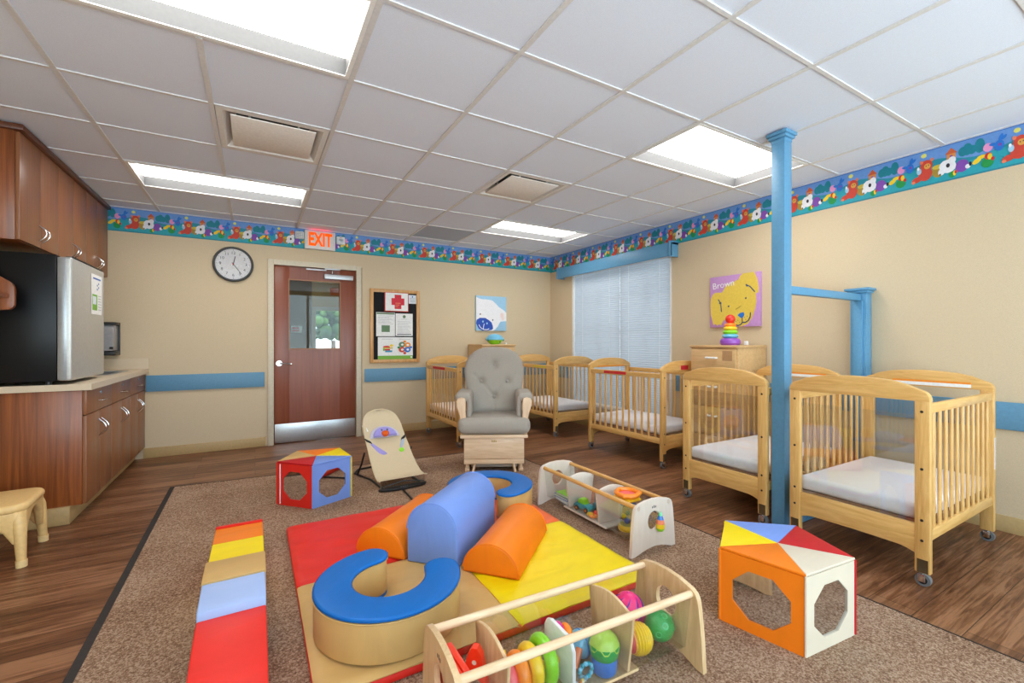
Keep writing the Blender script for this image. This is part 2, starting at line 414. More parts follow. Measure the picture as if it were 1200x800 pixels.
# remove the grid bar that would cross each two-tile light: lights hang just under it, framed
LENS = emit('troffer_lens', (255, 253, 248), 8.0)
for i, j in LIGHTS:
    x0, x1, y0, y1 = gx[i], gx[i + 2], gy[j + 7], gy[j + 8]
    L = thing('ceiling_light', LNAME[(i, j)], 'light', ((x0 + x1) / 2, (y0 + y1) / 2, ZC), 0, 'recessed ceiling lights')
    hx, hy, d = (x1 - x0) / 2 - .013, (y1 - y0) / 2 - .010, .075
    f = MB()
    f.box(-hx, hx, -hy, -hy + .02, -.004, .012, WHITE).box(-hx, hx, hy - .02, hy, -.004, .012, WHITE)
    f.box(-hx, -hx + .02, -hy + .02, hy - .02, -.004, .012, WHITE).box(hx - .02, hx, -hy + .02, hy - .02, -.004, .012, WHITE)
    f.build('frame', L, smooth=False)
    h = MB(); a, b = .02, .035; HG = plain('troffer_shade_grey', (92, 92, 93), .6)  # inner walls coloured dark so the recess reads as shaded
    P = [(-hx + a, -hy + a, .0), (hx - a, -hy + a, .0), (hx - a, hy - a, .0), (-hx + a, hy - a, .0)]
    Q = [(-hx + b * .6, -hy + b, d), (hx - b * .6, -hy + b, d), (hx - b * .6, hy - b, d), (-hx + b * .6, hy - b, d)]
    for k in range(4): h.quad([P[k], Q[k], Q[(k + 1) % 4], P[(k + 1) % 4]], HG)
    h.box(-hx, hx, -hy, hy, d + .006, d + .012, WHITE)
    h.build('housing', L, smooth=False)
    n = MB(); n.surf(lambda u, v: Vector((-hx + b * .6 + u * 2 * (hx - b * .6), -hy + b + v * 2 * (hy - b), d - .002 - .008 * sin(pi * v))), 2, 10, LENS)
    n.build('lens', L)
for (i, j), lab in zip(VENTS, ('square white ceiling air vent in front of the light near the wall clock',
                               'square white ceiling air vent in the middle of the room ceiling')):
    x0, x1, y0, y1 = gx[i], gx[i + 1], gy[j + 7], gy[j + 8]
    V = thing('ceiling_vent', lab, 'vent', ((x0 + x1) / 2, (y0 + y1) / 2, ZC), 0, 'ceiling air vents')
    a, b, c = .293, .262, .20
    f = MB(); S = [(-1, -1), (1, -1), (1, 1), (-1, 1)]
    VG = plain('vent_enamel', (226, 224, 220), .5)
    for k in range(4):
        (p, q), (r, s_) = S[k], S[(k + 1) % 4]
        f.quad([(a * p, a * q, -.002), (a * r, a * s_, -.002), (b * r, b * s_, -.003), (b * p, b * q, -.003)], VG)
        f.quad([(b * p, b * q, -.003), (b * r, b * s_, -.003), (c * r, c * s_, .07), (c * p, c * q, .07)], VG)
    f.box(-.25, .25, -.25, .25, .10, .11, DARK)
    f.build('frame', V, smooth=False)
    MB().box(-.225, .225, -.225, .225, -.004, .004, plain('vent_plate', (240, 236, 230), .45), .003).build('face_plate', V)
    for sx in (-.13, .13):
        for sy in (-.19, .19): MB().box(sx - .006, sx + .006, sy - .006, sy + .006, .004, .1, VG).build('hanger', V)

# ------------------------------------------------------------------ wallpaper border
C = {k: plain('print_' + k, v, .6) for k, v in dict(sky=(104, 150, 214), sky2=(86, 128, 200), hill=(28, 140, 160), grass=(36, 160, 176),
     tree=(14, 128, 146), rust=(206, 66, 48), rust2=(232, 128, 92), face=(222, 160, 70), white=(238, 236, 240), black=(40, 34, 44),
     purple=(128, 72, 172), green=(22, 148, 70), yellow=(240, 206, 40), red=(206, 40, 48), pink=(232, 150, 200), blue=(34, 116, 206),
     house=(222, 142, 60), roof=(206, 92, 50), hay=(170, 138, 50), hay2=(206, 184, 60), sun=(226, 220, 110), teal=(34, 132, 150),
     dblue=(36, 78, 178), paleblue=(160, 204, 232), lilac=(196, 146, 204), puppy=(226, 196, 78), navy=(38, 66, 110), ink=(70, 70, 78),
     grey=(170, 172, 176), olive=(98, 128, 92), lime=(120, 178, 62), paper=(240, 240, 238), paper2=(222, 232, 242), cyan=(40, 150, 190),
     orange=(240, 146, 40), crossred=(212, 32, 56), line=(70, 110, 180), edge=(58, 110, 190)).items()}
def border(name, M, length, phase, per, h=.232):
    mb = MB(); A = Art(mb, M, 1, 1, .0004)
    def band(v0, v1, m): A.poly([(0, v0 * h), (length, v0 * h), (length, v1 * h), (0, v1 * h)], m)
    band(0, 1, C['sky']); band(.965, 1, C['edge'])
    hp = [(0, 0)]; n = int(length / .02)
    gp = [(0, 0)]
    for i in range(n + 1):
        x = length * i / n; u = (x - phase) / per
        hp.append((x, h * (.58 + .10 * cos(2 * pi * (u - .8))))); gp.append((x, h * (.46 + .07 * sin(2 * pi * (u - .35)))))
    A.poly(hp + [(length, 0)], C['hill']); A.poly(gp + [(length, 0)], C['grass']); band(0, .045, C['teal'])
    d0 = A.d
    k = math.floor(-phase / per) - 1
    while phase + k * per < length + per:
        o = phase + k * per - .12 * per
        B = Art(mb, M @ Matrix.Translation((o, 0, 0)), per, h, d0)
        def inside(u): return .02 < o + u * per < length - .02
        def E(u, v, ru, rv, c, a=0):
            if inside(u - ru) and inside(u + ru): B.ell(u, v, ru, rv, C[c], 12, a)
        def Pg(c, *p):
            if all(inside(u) for u, v in p): B.poly(p, C[c])
        E(.80, .86, .035, .06, 'sun')
        for q in ((.25, .69, .05, .13), (.30, .72, .055, .16), (.35, .68, .05, .12), (.43, .73, .055, .19)): E(*q, 'tree')
        Pg('house', (.07, .58), (.17, .58), (.17, .74), (.07, .74)); Pg('roof', (.05, .72), (.19, .72), (.12, .88)); Pg('purple', (.105, .58), (.135, .58), (.135, .68), (.105, .68))
        E(.97, .34, .075, .18, 'hay'); E(.96, .45, .06, .06, 'hay2')
        E(.24, .32, .075, .17, 'purple'); E(.305, .27, .03, .06, 'white'); E(.33, .32, .015, .06, 'black')
        E(.08, .40, .095, .19, 'white', .5); E(.13, .54, .045, .10, 'white'); E(.01, .28, .04, .09, 'white'); E(.085, .42, .022, .06, 'black'); E(-.005, .22, .01, .025, 'black')
        E(.135, .15, .04, .09, 'green'); E(.16, .17, .018, .07, 'yellow'); E(.175, .2, .015, .05, 'red')
        E(.51, .24, .065, .13, 'green'); E(.40, .34, .055, .06, 'yellow', .7); E(.45, .42, .05, .05, 'yellow', .2); E(.52, .40, .04, .09, 'red'); E(.535, .38, .025, .08, 'yellow'); E(.565, .31, .02, .05, 'red')
        E(.515, .62, .05, .11, 'pink')
        E(.63, .60, .05, .14, 'blue'); E(.57, .66, .045, .04, 'blue', -.2); E(.645, .80, .02, .09, 'blue', -.3); E(.675, .78, .02, .07, 'blue', -.7); E(.635, .62, .018, .04, 'purple')
        E(.82, .34, .085, .20, 'rust'); E(.72, .22, .07, .08, 'rust', .35); E(.675, .16, .025, .04, 'rust2')
        E(.835, .56, .075, .16, 'rust'); E(.775, .68, .02, .05, 'rust2'); E(.90, .70, .02, .05, 'rust2'); E(.845, .54, .04, .08, 'face'); E(.83, .55, .006, .02, 'black'); E(.86, .56, .006, .02, 'black')
        E(.745, .44, .03, .09, 'paleblue'); E(.735, .52, .015, .05, 'white')
        k += 1
    return struct(mb.build(name, smooth=False))
border('trim_4', frame_m((XL, YB - .0005, 2.21), BACKX, (0, 0, 1)), XR - XL, -.89 - XL, .4175)
border('trim_5', frame_m((XR - .0005, YB, 2.2), RIGHTX, (0, 0, 1)), YB - YF, YB - 1.898, .4245, h=.24)

# ------------------------------------------------------------------ door in the back wall
D = thing('door_1', 'brown wooden door with a glass vision panel in the back wall', 'door', ((.18 + 1.055) / 2, YB, 0)); D['kind'] = 'structure'
del D['label']; del D['category']
hw = .4375
f = MB()
for s in (-1, 1):
    xa, xb = sorted((s * .438, s * .498)); f.box(xa, xb, -.022, .0, 0, 2.062, FRAMEW, .003); f.box(*sorted((s * .438, s * .478)), 0, .12, 0, 2.03, FRAMEW, .002)
f.box(-.4375, .4375, -.0215, 0, 2.004, 2.0615, FRAMEW).box(-.478, .478, 0, .12, 2.004, 2.03, FRAMEW)
f.build('door_frame', D)
gx0, gx1, gz0, gz1 = .335 - .6175, .872 - .6175, 1.072, 1.846
l = MB()
l.box(-.435, gx0, .02, .062, .008, 2.0, DOORW, .002).box(gx1, .435, .02, .062, .008, 2.0, DOORW, .002)
l.box(gx0, gx1, .02, .062, .008, gz0, DOORW).box(gx0, gx1, .02, .062, gz1, 2.0, DOORW)
l.build('door_leaf', D)
b = MB(); BEAD = plain('glass_bead_wood', (160, 104, 62), .4)
b.box(gx0 - .012, gx1 + .012, .012, .022, gz0 - .014, gz0, BEAD).box(gx0 - .012, gx1 + .012, .012, .022, gz1, gz1 + .014, BEAD)
b.box(gx0 - .012, gx0, .012, .022, gz0, gz1, BEAD).box(gx1, gx1 + .012, .012, .022, gz0, gz1, BEAD); b.build('glass_bead', D)
MB().box(gx0, gx1, .038, .044, gz0, gz1, GLASS).build('glass_pane', D)
MB().box(-.43, .43, .014, .02, .012, .225, STEEL, .002).build('kick_plate', D)
hd = MB(); hd.cyl((-.385, .02, .905), (-.385, .008, .905), .03, CHROME, 20).cyl((-.385, .01, .905), (-.385, -.04, .905), .011, CHROME)
hd.tube([(-.385, -.038, .905), (-.35, -.042, .903), (-.28, -.04, .897), (-.265, -.03, .896)], .009, CHROME); hd.build('lever_handle', D)
c = MB(); ALU = plain('closer_aluminium', (188, 190, 194), .4, .7)
c.box(.08, .40, -.035, .02, 1.88, 1.935, ALU, .004); c.build('door_closer', D)
a = MB(); a.box(-.115, .10, -.045, -.032, 1.968, 1.985, ALU, .002, M=Matrix.Rotation(radians(0), 4, 'Y')).cyl((.165, -.03, 1.94), (.165, -.03, 1.995), .008, CHROME).box(.08, .25, -.06, -.022, 1.985, 2.0, ALU, .002); a.build('closer_arm', D)

# corridor seen through the door glass
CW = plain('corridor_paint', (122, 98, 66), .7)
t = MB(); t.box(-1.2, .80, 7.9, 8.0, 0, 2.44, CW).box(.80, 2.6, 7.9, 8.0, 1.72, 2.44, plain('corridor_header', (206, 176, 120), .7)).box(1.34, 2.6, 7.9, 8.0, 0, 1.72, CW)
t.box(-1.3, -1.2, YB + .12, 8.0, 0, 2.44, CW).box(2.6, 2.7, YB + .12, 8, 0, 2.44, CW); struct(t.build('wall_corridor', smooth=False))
struct(MB().box(-1.3, 2.7, YB + .002, 8.0, -.1, 0, FLOOR).build('floor_corridor'))
t = MB(); t.box(-1.3, 2.7, YB + .12, 8.0, 2.44, 2.5, CEIL)
for x in (.0, .61, 1.22): t.box(x, x + .02, YB + .12, 8, 2.435, 2.44, TBAR)
struct(t.build('ceiling_corridor', smooth=False))
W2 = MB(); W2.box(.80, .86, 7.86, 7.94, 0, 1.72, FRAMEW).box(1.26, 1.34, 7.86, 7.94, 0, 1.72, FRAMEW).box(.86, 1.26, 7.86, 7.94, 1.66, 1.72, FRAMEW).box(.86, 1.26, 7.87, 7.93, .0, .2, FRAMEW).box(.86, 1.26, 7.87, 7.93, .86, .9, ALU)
w2 = struct(W2.build('window_2')); MB().box(.86, 1.26, 7.9, 7.906, .2, 1.66, GLASS).build('glass_pane', w2)
g = MB(); GR = plain('lawn_green', (70, 96, 40), .9); g.box(-3, 8, 8.02, 22, -.3, -.12, GR); struct(g.build('ground_outside'))
LEAVES = [plain('leaf_green', (44, 74, 34), .8), plain('leaf_dark', (26, 52, 26), .8), plain('leaf_light', (70, 98, 44), .8)]
def bush(x, y, r, label):
    m = MB()
    rnd = random.Random(int(x * 100 + y * 10))
    for k in range(150):
        th, ph = rnd.uniform(0, 2 * pi), rnd.uniform(0, 1.4); q = r * rnd.uniform(.3, .95)
        m.sph((q * cos(th) * cos(ph), q * sin(th) * cos(ph), .5 + r * .9 + q * sin(ph)), r * rnd.uniform(.07, .15), LEAVES[k % 3], 6)
    b = thing('garden_bush', label, 'bush', (x, y, -.12)); m.build('foliage', b, ang=180)
    MB().cyl((0, 0, 0), (0, 0, .5 + r * .8), .06, CABT, 8).build('stem', b)
bush(1.75, 12.2, 1.0, 'green leafy bush outdoors seen through the door glass')
wsn = MB(); wsn.box(.50, .66, 7.885, 7.899, 1.29, 1.40, C['paper']); A = Art(wsn, frame_m((.50, 7.885, 1.29), BACKX, (0, 0, 1)), .16, .11)
A.rect(.08, .7, .2, .45, C['red']); A.rect(.08, .7, .55, .82, C['red'])
tag(wsn.build('wall_sign'), 'small white sign with red print seen through the door glass', 'sign')
cs = MB(); cs.box(1.08, 1.24, 7.88, 7.899, 1.92, 2.04, plain('orange_sign', (240, 110, 40), .5), .004)
tag(cs.build('corridor_sign'), 'small orange sign up high seen through the door glass', 'sign')

# ------------------------------------------------------------------ window, blinds, valance
W1 = MB()
W1.box(XR + .002, XR + .118, WY0, WY0 + .03, WZ0, WZ1, WHITE).box(XR + .002, XR + .118, WY1 - .03, WY1, WZ0, WZ1, WHITE)
W1.box(XR + .002, XR + .118, WY0, WY1, WZ1 - .03, WZ1, WHITE).box(XR - .02, XR + .118, WY0 - .02, WY1 + .02, WZ0 - .02, WZ0 + .02, WHITE, .004)
W1.box(XR + .06, XR + .11, 4.06, 4.12, WZ0, WZ1, WHITE)
w1 = struct(W1.build('window_1'))
MB().box(XR + .085, XR + .091, WY0 + .03, WY1 - .03, WZ0 + .02, WZ1 - .03, GLASS).build('glass_pane', w1)
mu = MB()
for y in (3.68, 4.5): mu.box(XR + .075, XR + .10, y - .012, y + .012, WZ0, WZ1, WHITE)
for z in (.85, 1.27, 1.70): mu.box(XR + .075, XR + .10, WY0 + .03, WY1 - .03, z - .012, z + .012, WHITE)
mu.build('muntin_bars', w1)
for y0, y1, lab in ((4.1045, 5.0, 'closed white window blind nearest the room corner'), (3.31, 4.1037, 'closed white window blind nearest the puppy painting')):
    Bl = thing('window_blind', lab, 'blind', (XR + .03, (y0 + y1) / 2, WZ0 + .03), 0, 'window blinds'); hw2 = (y1 - y0) / 2
    n = 66; H = WZ1 - WZ0 - .09
    def prof(u, v):
        return Vector((.0016 * (1 if int(round(v * 2 * n)) % 2 else -1), -hw2 + u * 2 * hw2, v * H))
    MB().surf(prof, 1, 2 * n, BLIND).build('slats', Bl, ang=10)
    MB().box(-.015, .015, -hw2, hw2, H, H + .04, WHITE, .004).build('headrail', Bl)
    MB().box(-.012, .012, -hw2, hw2, -.025, 0, WHITE, .004).build('bottom_rail', Bl)
    cd = MB()
    for q in (-.6, .6): cd.cyl((-.009, q * hw2, 0), (-.009, q * hw2, H), .0012, WHITE, 6)
    cd.build('cord', Bl)
va = thing('window_valance', 'long blue box valance above the window blinds', 'valance', (XR, 4.21, 2.06))
MB().box(-.12, -.10, -1.015, 1.015, 0, .145, BLUE, .003).build('front_board', va)
MB().box(-.10, -.001, -1.015, 1.015, .125, .145, BLUE).build('top_board', va)
for y in (-1.015, .995): MB().box(-.135, -.001, y, y + .02, -.006, .16, BLUE, .003).build('end_board', va)

# ------------------------------------------------------------------ kitchenette
def pull(mb, p, q, out, r=.0042):
    p, q, out = Vector(p), Vector(q), Vector(out)
    mb.tube([p + (q - p) * k / 10 + out * sin(pi * k / 10) for k in range(11)], r, CHROME, 8)
UY = [3.74, 4.345, 4.95, 5.555]
ulab = ('walnut wall cabinet at the near end of the upper row', 'middle walnut wall cabinet of the upper row, above the refrigerator front', 'walnut wall cabinet of the upper row touching the back wall')
for k in range(3):
    y0, y1 = UY[k], UY[k + 1]; w_ = y1 - y0
    U = thing('wall_cabinet', ulab[k], 'cabinet', (XL, (y0 + y1) / 2, 1.755), 0, 'upper wall cabinets')
    MB().box(.001, .32, -w_ / 2 + .001, w_ / 2 - .001, 0, .645, CAB, .002).build('body', U)
    for s in (-1, 1):
        ya, yb = sorted((s * .002, s * (w_ / 2 - .003)))
        dr = MB().box(.321, .34, ya, yb, .003, .642, CABF, .002).build('door', U)
        h = MB(); pull(h, (.34, s * .028, .045), (.34, s * .028, .145), (.035, 0, 0)); h.build('handle', dr)
struct(MB().box(XL, XL + .362, 3.715, YB - .001, 2.401, ZC - .004, CABT, .004).build('trim_6'))
LY = [3.82, 4.40, 4.98, 5.56]
llab = ('walnut base cabinet at the near end of the counter, below the refrigerator', 'middle walnut base cabinet under the counter', 'walnut base cabinet under the counter touching the back wall')
for k in range(3):
    y0, y1 = LY[k], LY[k + 1]; w_ = y1 - y0
    U = thing('base_cabinet', llab[k], 'cabinet', (XL, (y0 + y1) / 2, 0), 0, 'base cabinets')
    MB().box(.001, .595, -w_ / 2 + .001, w_ / 2 - .001, .11, .838, CAB, .002).build('body', U)
    MB().box(.001, .54, -w_ / 2 + (.001 if k else -.018), w_ / 2 - .001, 0, .11, BASEB, .003).build('plinth', U)
    dw = MB().box(.596, .615, -w_ / 2 + .003, w_ / 2 - .003, .68, .836, CABF, .002).build('drawer', U)
    h = MB(); pull(h, (.615, -.05, .745), (.615, .05, .745), (.032, 0, 0)); h.build('handle', dw)
    h = MB().cyl((.614, 0, .80), (.619, 0, .80), .011, CHROME, 14); h.build('lock', dw)
    for s in (-1, 1):
        ya, yb = sorted((s * .002, s * (w_ / 2 - .003)))
        dr = MB().box(.596, .615, ya, yb, .113, .675, CABF, .002).build('door', U)
        h = MB(); pull(h, (.615, s * .03, .50), (.615, s * .03, .615), (.038, 0, 0)); h.build('handle', dr)
ct = MB(); x0, x1, y0, y1 = XL + .001, XL + .645, 3.795, YB - .001; sx0, sx1, sy0, sy1 = XL + .13, XL + .53, 4.72, 5.22
ct.box(x0, sx0, y0, y1, .84, .88, COUNTER).box(sx1, x1, y0, y1, .84, .88, COUNTER).box(sx0, sx1, y0, sy0, .84, .88, COUNTER).box(sx0, sx1, sy1, y1, .84, .88, COUNTER)
ct.box(x0, x1, y1 - .02, y1, .88, .985, COUNTER, .002)
tag(ct.build('countertop', smooth=False), 'beige laminate countertop with backsplash over the base cabinets', 'countertop')
sk = thing('sink', 'stainless steel sink set into the beige countertop', 'sink', ((sx0 + sx1) / 2, (sy0 + sy1) / 2, .88))
m = MB(); a, b = (sx1 - sx0) / 2, (sy1 - sy0) / 2
m.ring([(-a - .02, -b - .02), (a + .02, -b - .02), (a + .02, b + .02), (-a - .02, b + .02)], (0, 0), [(-a + .01, -b + .01), (a - .01, -b + .01), (a - .01, b - .01), (-a + .01, b - .01)], 'z', .0005, .005, STEEL, n=16)
m.build('rim', sk)
m = MB()
for p in (((-a + .004, -b + .004), (-a + .01, b - .004)), ((a - .01, -b + .004), (a - .004, b - .004)), ((-a + .01, -b + .004), (a - .01, -b + .01)), ((-a + .01, b - .01), (a - .01, b - .004))):
    m.box(p[0][0], p[1][0], p[0][1], p[1][1], -.036, .001, STEEL)
m.box(-a + .004, a - .004, -b + .004, b - .004, -.039, -.034, STEEL); m.build('bowl', sk)
# refrigerator
R_ = thing('refrigerator', 'black and silver mini refrigerator standing on the countertop', 'refrigerator', (XL, 4.13, .88))
MB().box(.06, .485, -.34, .345, .022, .81, plain('fridge_black', (16, 16, 18), .3, spec=.25), .006).build('body', R_)
d = MB().box(.49, .555, -.34, .345, .024, .80, SILVER, .012, 3).box(.488, .532, -.341, -.330, .03, .795, plain('door_edge_grey', (168, 172, 176), .3, .6), .003).build('door', R_)
MB().box(.52, .557, -.32, .32, .80, .806, BLACK, .002).build('top_trim', R_)
for sx in (.1, .44):
    for sy in (-.31, .31): MB().cyl((sx, sy, 0.0005), (sx, sy, .024), .016, BLACK, 12).build('foot', R_)
pn = MB(); Mx = frame_m((XL + .5565, 4.16, 1.345), (0, 1, 0), (0, 0, 1)); pn.M = Matrix.Identity(4)
A = Art(pn, Mx, .25, .285, .0); A.rect(0, 1, 0, 1, C['paper']); A.rect(.1, .55, .1, .5, C['lime']); A.rect(.15, .45, .25, .45, C['paper2'])
for k in range(6): A.rect(.62, .92, .12 + k * .07, .135 + k * .07, C['grey'])
for k in range(4): A.rect(.5 + (k % 2) * .12, .58 + (k % 2) * .12, .62 + k * .05, .66 + k * .05, C['line'])
A.rect(.15, .85, .88, .92, C['line'])
tag(pn.build('notice_paper', smooth=False), 'white printed notice taped to the silver refrigerator door', 'paper')
pd = thing('towel_dispenser', 'grey and black paper towel dispenser on the wall beside the refrigerator', 'dispenser', (-1.26, YB, 1.02))
MB().box(-.14, .14, -.02, -.001, 0, .31, BLACK, .004).build('back_plate', pd)
MB().box(-.14, .14, -.20, -.02, 0, .04, BLACK, .01).box(-.14, .14, -.17, -.02, .285, .31, BLACK, .008).build('tray', pd)
MB().prism([(-.19, .045), (-.02, .045), (-.02, .285), (-.14, .285), (-.17, .25)], 'x', -.13, .125, plain('smoke_grey', (150, 150, 154), .25), .006).build('cover', pd)
MB().box(.10, .126, -.192, -.188, .06, .08, BLACK).build('lock', pd)
# wall shelf poking in at the left edge
ws = thing('wall_shelf', 'walnut wall shelf with rounded side bracket, cut off by the photo edge', 'shelf', (XL, 3.3, 1.33))
for y in (-.30, .34):
    pf = [(0.001, 0), (.30, 0)] + arc(.32, .035, .035, -90, 0, 5)[1:] + [(.355, .12)] + arc(.30, .12, .055, 0, 60, 4)[1:] + [(.10, .33), (.001, .34)]
    MB().prism(pf, 'y', y - .014, y + .014, CAB, .003).build('side_bracket', ws)
MB().box(.001, .335, -.285, .325, .07, .09, CAB, .002).build('shelf_board', ws)
MB().box(.001, .02, -.285, .325, .09, .30, CAB).build('back_board', ws)

# moulded step stool
st = thing('step_stool', 'tan moulded plastic stool in front of the end of the base cabinets', 'stool', (-1.27, 3.37, 0), radians(4))
STP = plain('tan_plastic', (232, 194, 130), .38)
def rrect(hx, hy, r, n=6):
    P = []
    for sx, sy, a0 in ((1, 1, 0), (-1, 1, 90), (-1, -1, 180), (1, -1, 270)): P += arc(sx * (hx - r), sy * (hy - r), r, a0, a0 + 90, n)
    return P
MB().prism(rrect(.245, .185, .07), 'z', .272, .318, STP, .02, 4).build('seat', st, ang=70)
for s_ in (-1, 1):
    pf = [(-.215, .10), (-.19, .12)] + [(-.19 + .38 * k / 12, .12 + .135 * sin(pi * k / 12) ** .6) for k in range(1, 12)] + [(.19, .12), (.215, .10), (.222, .2), (.21, .285), (-.21, .285), (-.222, .2)]
    MB().prism(pf, 'y', s_ * .160 - .018, s_ * .160 + .018, STP, .014, 4).build('side_apron', st, ang=70)
    pf = [(-.155, .10), (-.13, .12)] + [(-.13 + .26 * k / 12, .12 + .135 * sin(pi * k / 12) ** .6) for k in range(1, 12)] + [(.13, .12), (.155, .10), (.162, .2), (.15, .285), (-.15, .285), (-.162, .2)]
    MB().prism(pf, 'x', s_ * .218 - .018, s_ * .218 + .018, STP, .014, 4).build('end_apron', st, ang=70)
    for y in (-1, 1):
        lg = MB().tube([(s_ * .226, y * .176, .03), (s_ * .224, y * .173, .06), (s_ * .220, y * .166, .14), (s_ * .214, y * .156, .22), (s_ * .20, y * .14, .275), (s_ * .18, y * .12, .30)], [.019, .020, .024, .029, .030, .018], STP, 14).build('leg', st)
        MB().tube([(s_ * .227, y * .177, .0), (s_ * .226, y * .176, .034)], [.0215, .0225], plain('stool_foot', (240, 208, 150), .5), 14).build('foot_pad', lg)

# ------------------------------------------------------------------ things on the back wall
ck = thing('wall_clock', 'round black rimmed wall clock left of the door', 'clock', (-.20, YB, 1.97))
Mf = Matrix.Rotation(pi / 2, 4, 'X')
MB().lathe([(.0, .001), (.184, .001), (.186, .03), (.178, .042), (.166, .042), (.162, .03), (.0, .03)], BLACK, 48, Mf).build('rim', ck)
fc = MB(); A = Art(fc, Matrix.Translation((0, -.031, 0)) @ Mf, 1, 1, 0); A.ell(0, 0, .161, .161, C['paper'], 48)
for k in range(60):
    a = 2 * pi * k / 60; r0 = .148 if k % 5 else .142
    A.line([(r0 * sin(a), r0 * cos(a)), (.155 * sin(a), .155 * cos(a))], .0015 if k % 5 else .004, C['ink'])
face = fc.build('face', ck, smooth=False)
for k in range(1, 13):
    a = 2 * pi * k / 12
    text('numeral', str(k), .042, Matrix.Translation((.117 * sin(a), -.0385, .117 * cos(a))) @ Mf, C['ink'], face, .0004)
h = MB(); A = Art(h, Matrix.Translation((0, -.041, 0)) @ Mf, 1, 1, 0)
a = radians(12); A.line([(-.015 * sin(a), -.015 * cos(a)), (.085 * sin(a), .085 * cos(a))], .008, C['black']); h.build('hour_hand', ck, smooth=False)
h = MB(); A = Art(h, Matrix.Translation((0, -.043, 0)) @ Mf, 1, 1, 0)
a = radians(144); A.line([(-.02 * sin(a), -.02 * cos(a)), (.125 * sin(a), .125 * cos(a))], .006, C['black']); A.ell(0, 0, .007, .007, C['red'], 12); h.build('minute_hand', ck, smooth=False)
MB().lathe([(0, 0), (.163, 0), (.163, .0015), (0, .0015)], clear('clock_glass', (.97, .97, .98), .05), 40, Matrix.Translation((0, -.0445, 0)) @ Mf).build('glass', ck)

ex = thing('exit_sign', 'white exit sign with glowing orange letters above the door', 'sign', (.65, YB, 2.315))
MB().box(-.163, .163, -.055, -.002, -.105, .105, plain('sign_white', (226, 220, 218), .4), .006).build('housing', ex)
EXL = emit('exit_letters', (255, 88, 10), 1.05); EXL.node_tree.nodes['Principled BSDF'].inputs['Base Color'].default_value = (.1, .01, 0, 1); EXL.node_tree.nodes['Principled BSDF'].inputs['Specular IOR Level'].default_value = 0
text('lettering', 'EXIT', .205, Matrix.Translation((.0, -.0565, 0.0)) @ Mf, EXL, ex, .001, sx=.60, bold=.007)
MB().box(-.12, .12, -.04, -.02, .1055, .108, emit('exit_top_leds', (255, 30, 50), 2.2)).build('top_light_strip', ex)
sp = thing('wall_speaker', 'small white speaker box with dark grille lines left of the exit sign', 'speaker', (.437, YB, 2.357))
MB().box(-.044, .044, -.035, -.001, -.04, .04, WHITE, .004).build('case', sp)
g = MB()
for k in range(5): g.box(-.034, .034, -.037, -.0352, -.028 + k * .014 - .0025, -.028 + k * .014 + .0025, C['grey'])
for k in range(4): g.box(-.03 + k * .02 - .002, -.03 + k * .02 + .002, -.0375, -.0353, -.032, .032, C['grey'])
g.build('grille', sp)
al = thing('alarm_strobe', 'small white alarm strobe box right of the exit sign', 'alarm', (.878, YB, 2.345))
MB().box(-.046, .046, -.03, -.001, -.045, .045, WHITE, .006).build('case', al)
MB().box(-.026, .026, -.05, -.03, -.03, .018, clear('strobe_lens', (.9, .93, .97), .12), .006).box(-.012, .012, -.036, -.031, -.024, .012, C['grey']).build('lens', al)
text('lettering', 'FIRE', .014, Matrix.Translation((0, -.0305, .031)) @ Mf, C['red'], al, .0003)

bx0, bx1, bz0, bz1 = 1.216, 1.842, .885, 1.803
bd = thing('bulletin_board', 'black bulletin board with oak frame right of the door', 'board', ((bx0 + bx1) / 2, YB, bz0))
bw_, bh = (bx1 - bx0) / 2, bz1 - bz0
f = MB(); OAK = wood('oak_frame', (196, 142, 82), (220, 170, 108), axis='z')
f.box(-bw_, -bw_ + .042, -.028, -.001, 0, bh, OAK, .004).box(bw_ - .042, bw_, -.028, -.001, 0, bh, OAK, .004).box(-bw_ + .042, bw_ - .042, -.028, -.001, 0, .042, OAK, .004).box(-bw_ + .042, bw_ - .042, -.028, -.001, bh - .042, bh, OAK, .004)
f.build('frame', bd); MB().box(-bw_ + .04, bw_ - .04, -.012, -.001, .04, bh - .04, plain('black_felt', (24, 23, 27), .95)).build('felt_panel', bd)
def pinned(name, label, cat, x0, x1, z0, z1, draw, depth=.002, mat='paper', grp=None):
    m = MB(); y = YB - .0125
    m.box(x0, x1, y - depth, y, z0, z1, C[mat], .0004 if depth < .01 else .003)
    A = Art(m, frame_m((x0, y - depth, z0), BACKX, (0, 0, 1)), x1 - x0, z1 - z0); draw(A)
    return tag(m.build(name, smooth=False), label, cat, grp)
def d_aid(A):
    A.rect(.03, .97, .04, .97, C['paper']); A.rect(.41, .69, .14, .88, C['crossred']); A.rect(.28, .82, .34, .70, C['crossred'])
    for k in range(3): A.rect(.44, .66 - .05 * k, .42 - .09 * k, .46 - .09 * k, C['rust2'])
k1 = pinned('first_aid_pouch', 'white first aid pouch with a red cross at the top of the bulletin board', 'first aid kit', 1.388, 1.69, 1.525, 1.766, d_aid, .03, 'rust')
def d_card(A):
    for k in range(4): A.rect(.15, .85, .2 + .13 * k, .24 + .13 * k, C['grey'])
    A.ell(.5, .8, .08, .1, C['line'])
pinned('small_card', 'pale blue card in the top right corner of the bulletin board', 'paper', 1.70, 1.80, 1.635, 1.745, d_card, mat='paper2')
def d_not(A):
    A.rect(.02, .98, .92, .98, C['olive']); A.rect(.28, .72, .18, .46, C['olive'])
    for k in range(7): A.rect(.1, .9 - (k % 3) * .1, .52 + .055 * k, .532 + .055 * k, C['grey'])
pinned('notice_paper', 'white notice with a green square, middle left of the bulletin board', 'paper', 1.292, 1.524, 1.215, 1.513, d_not)
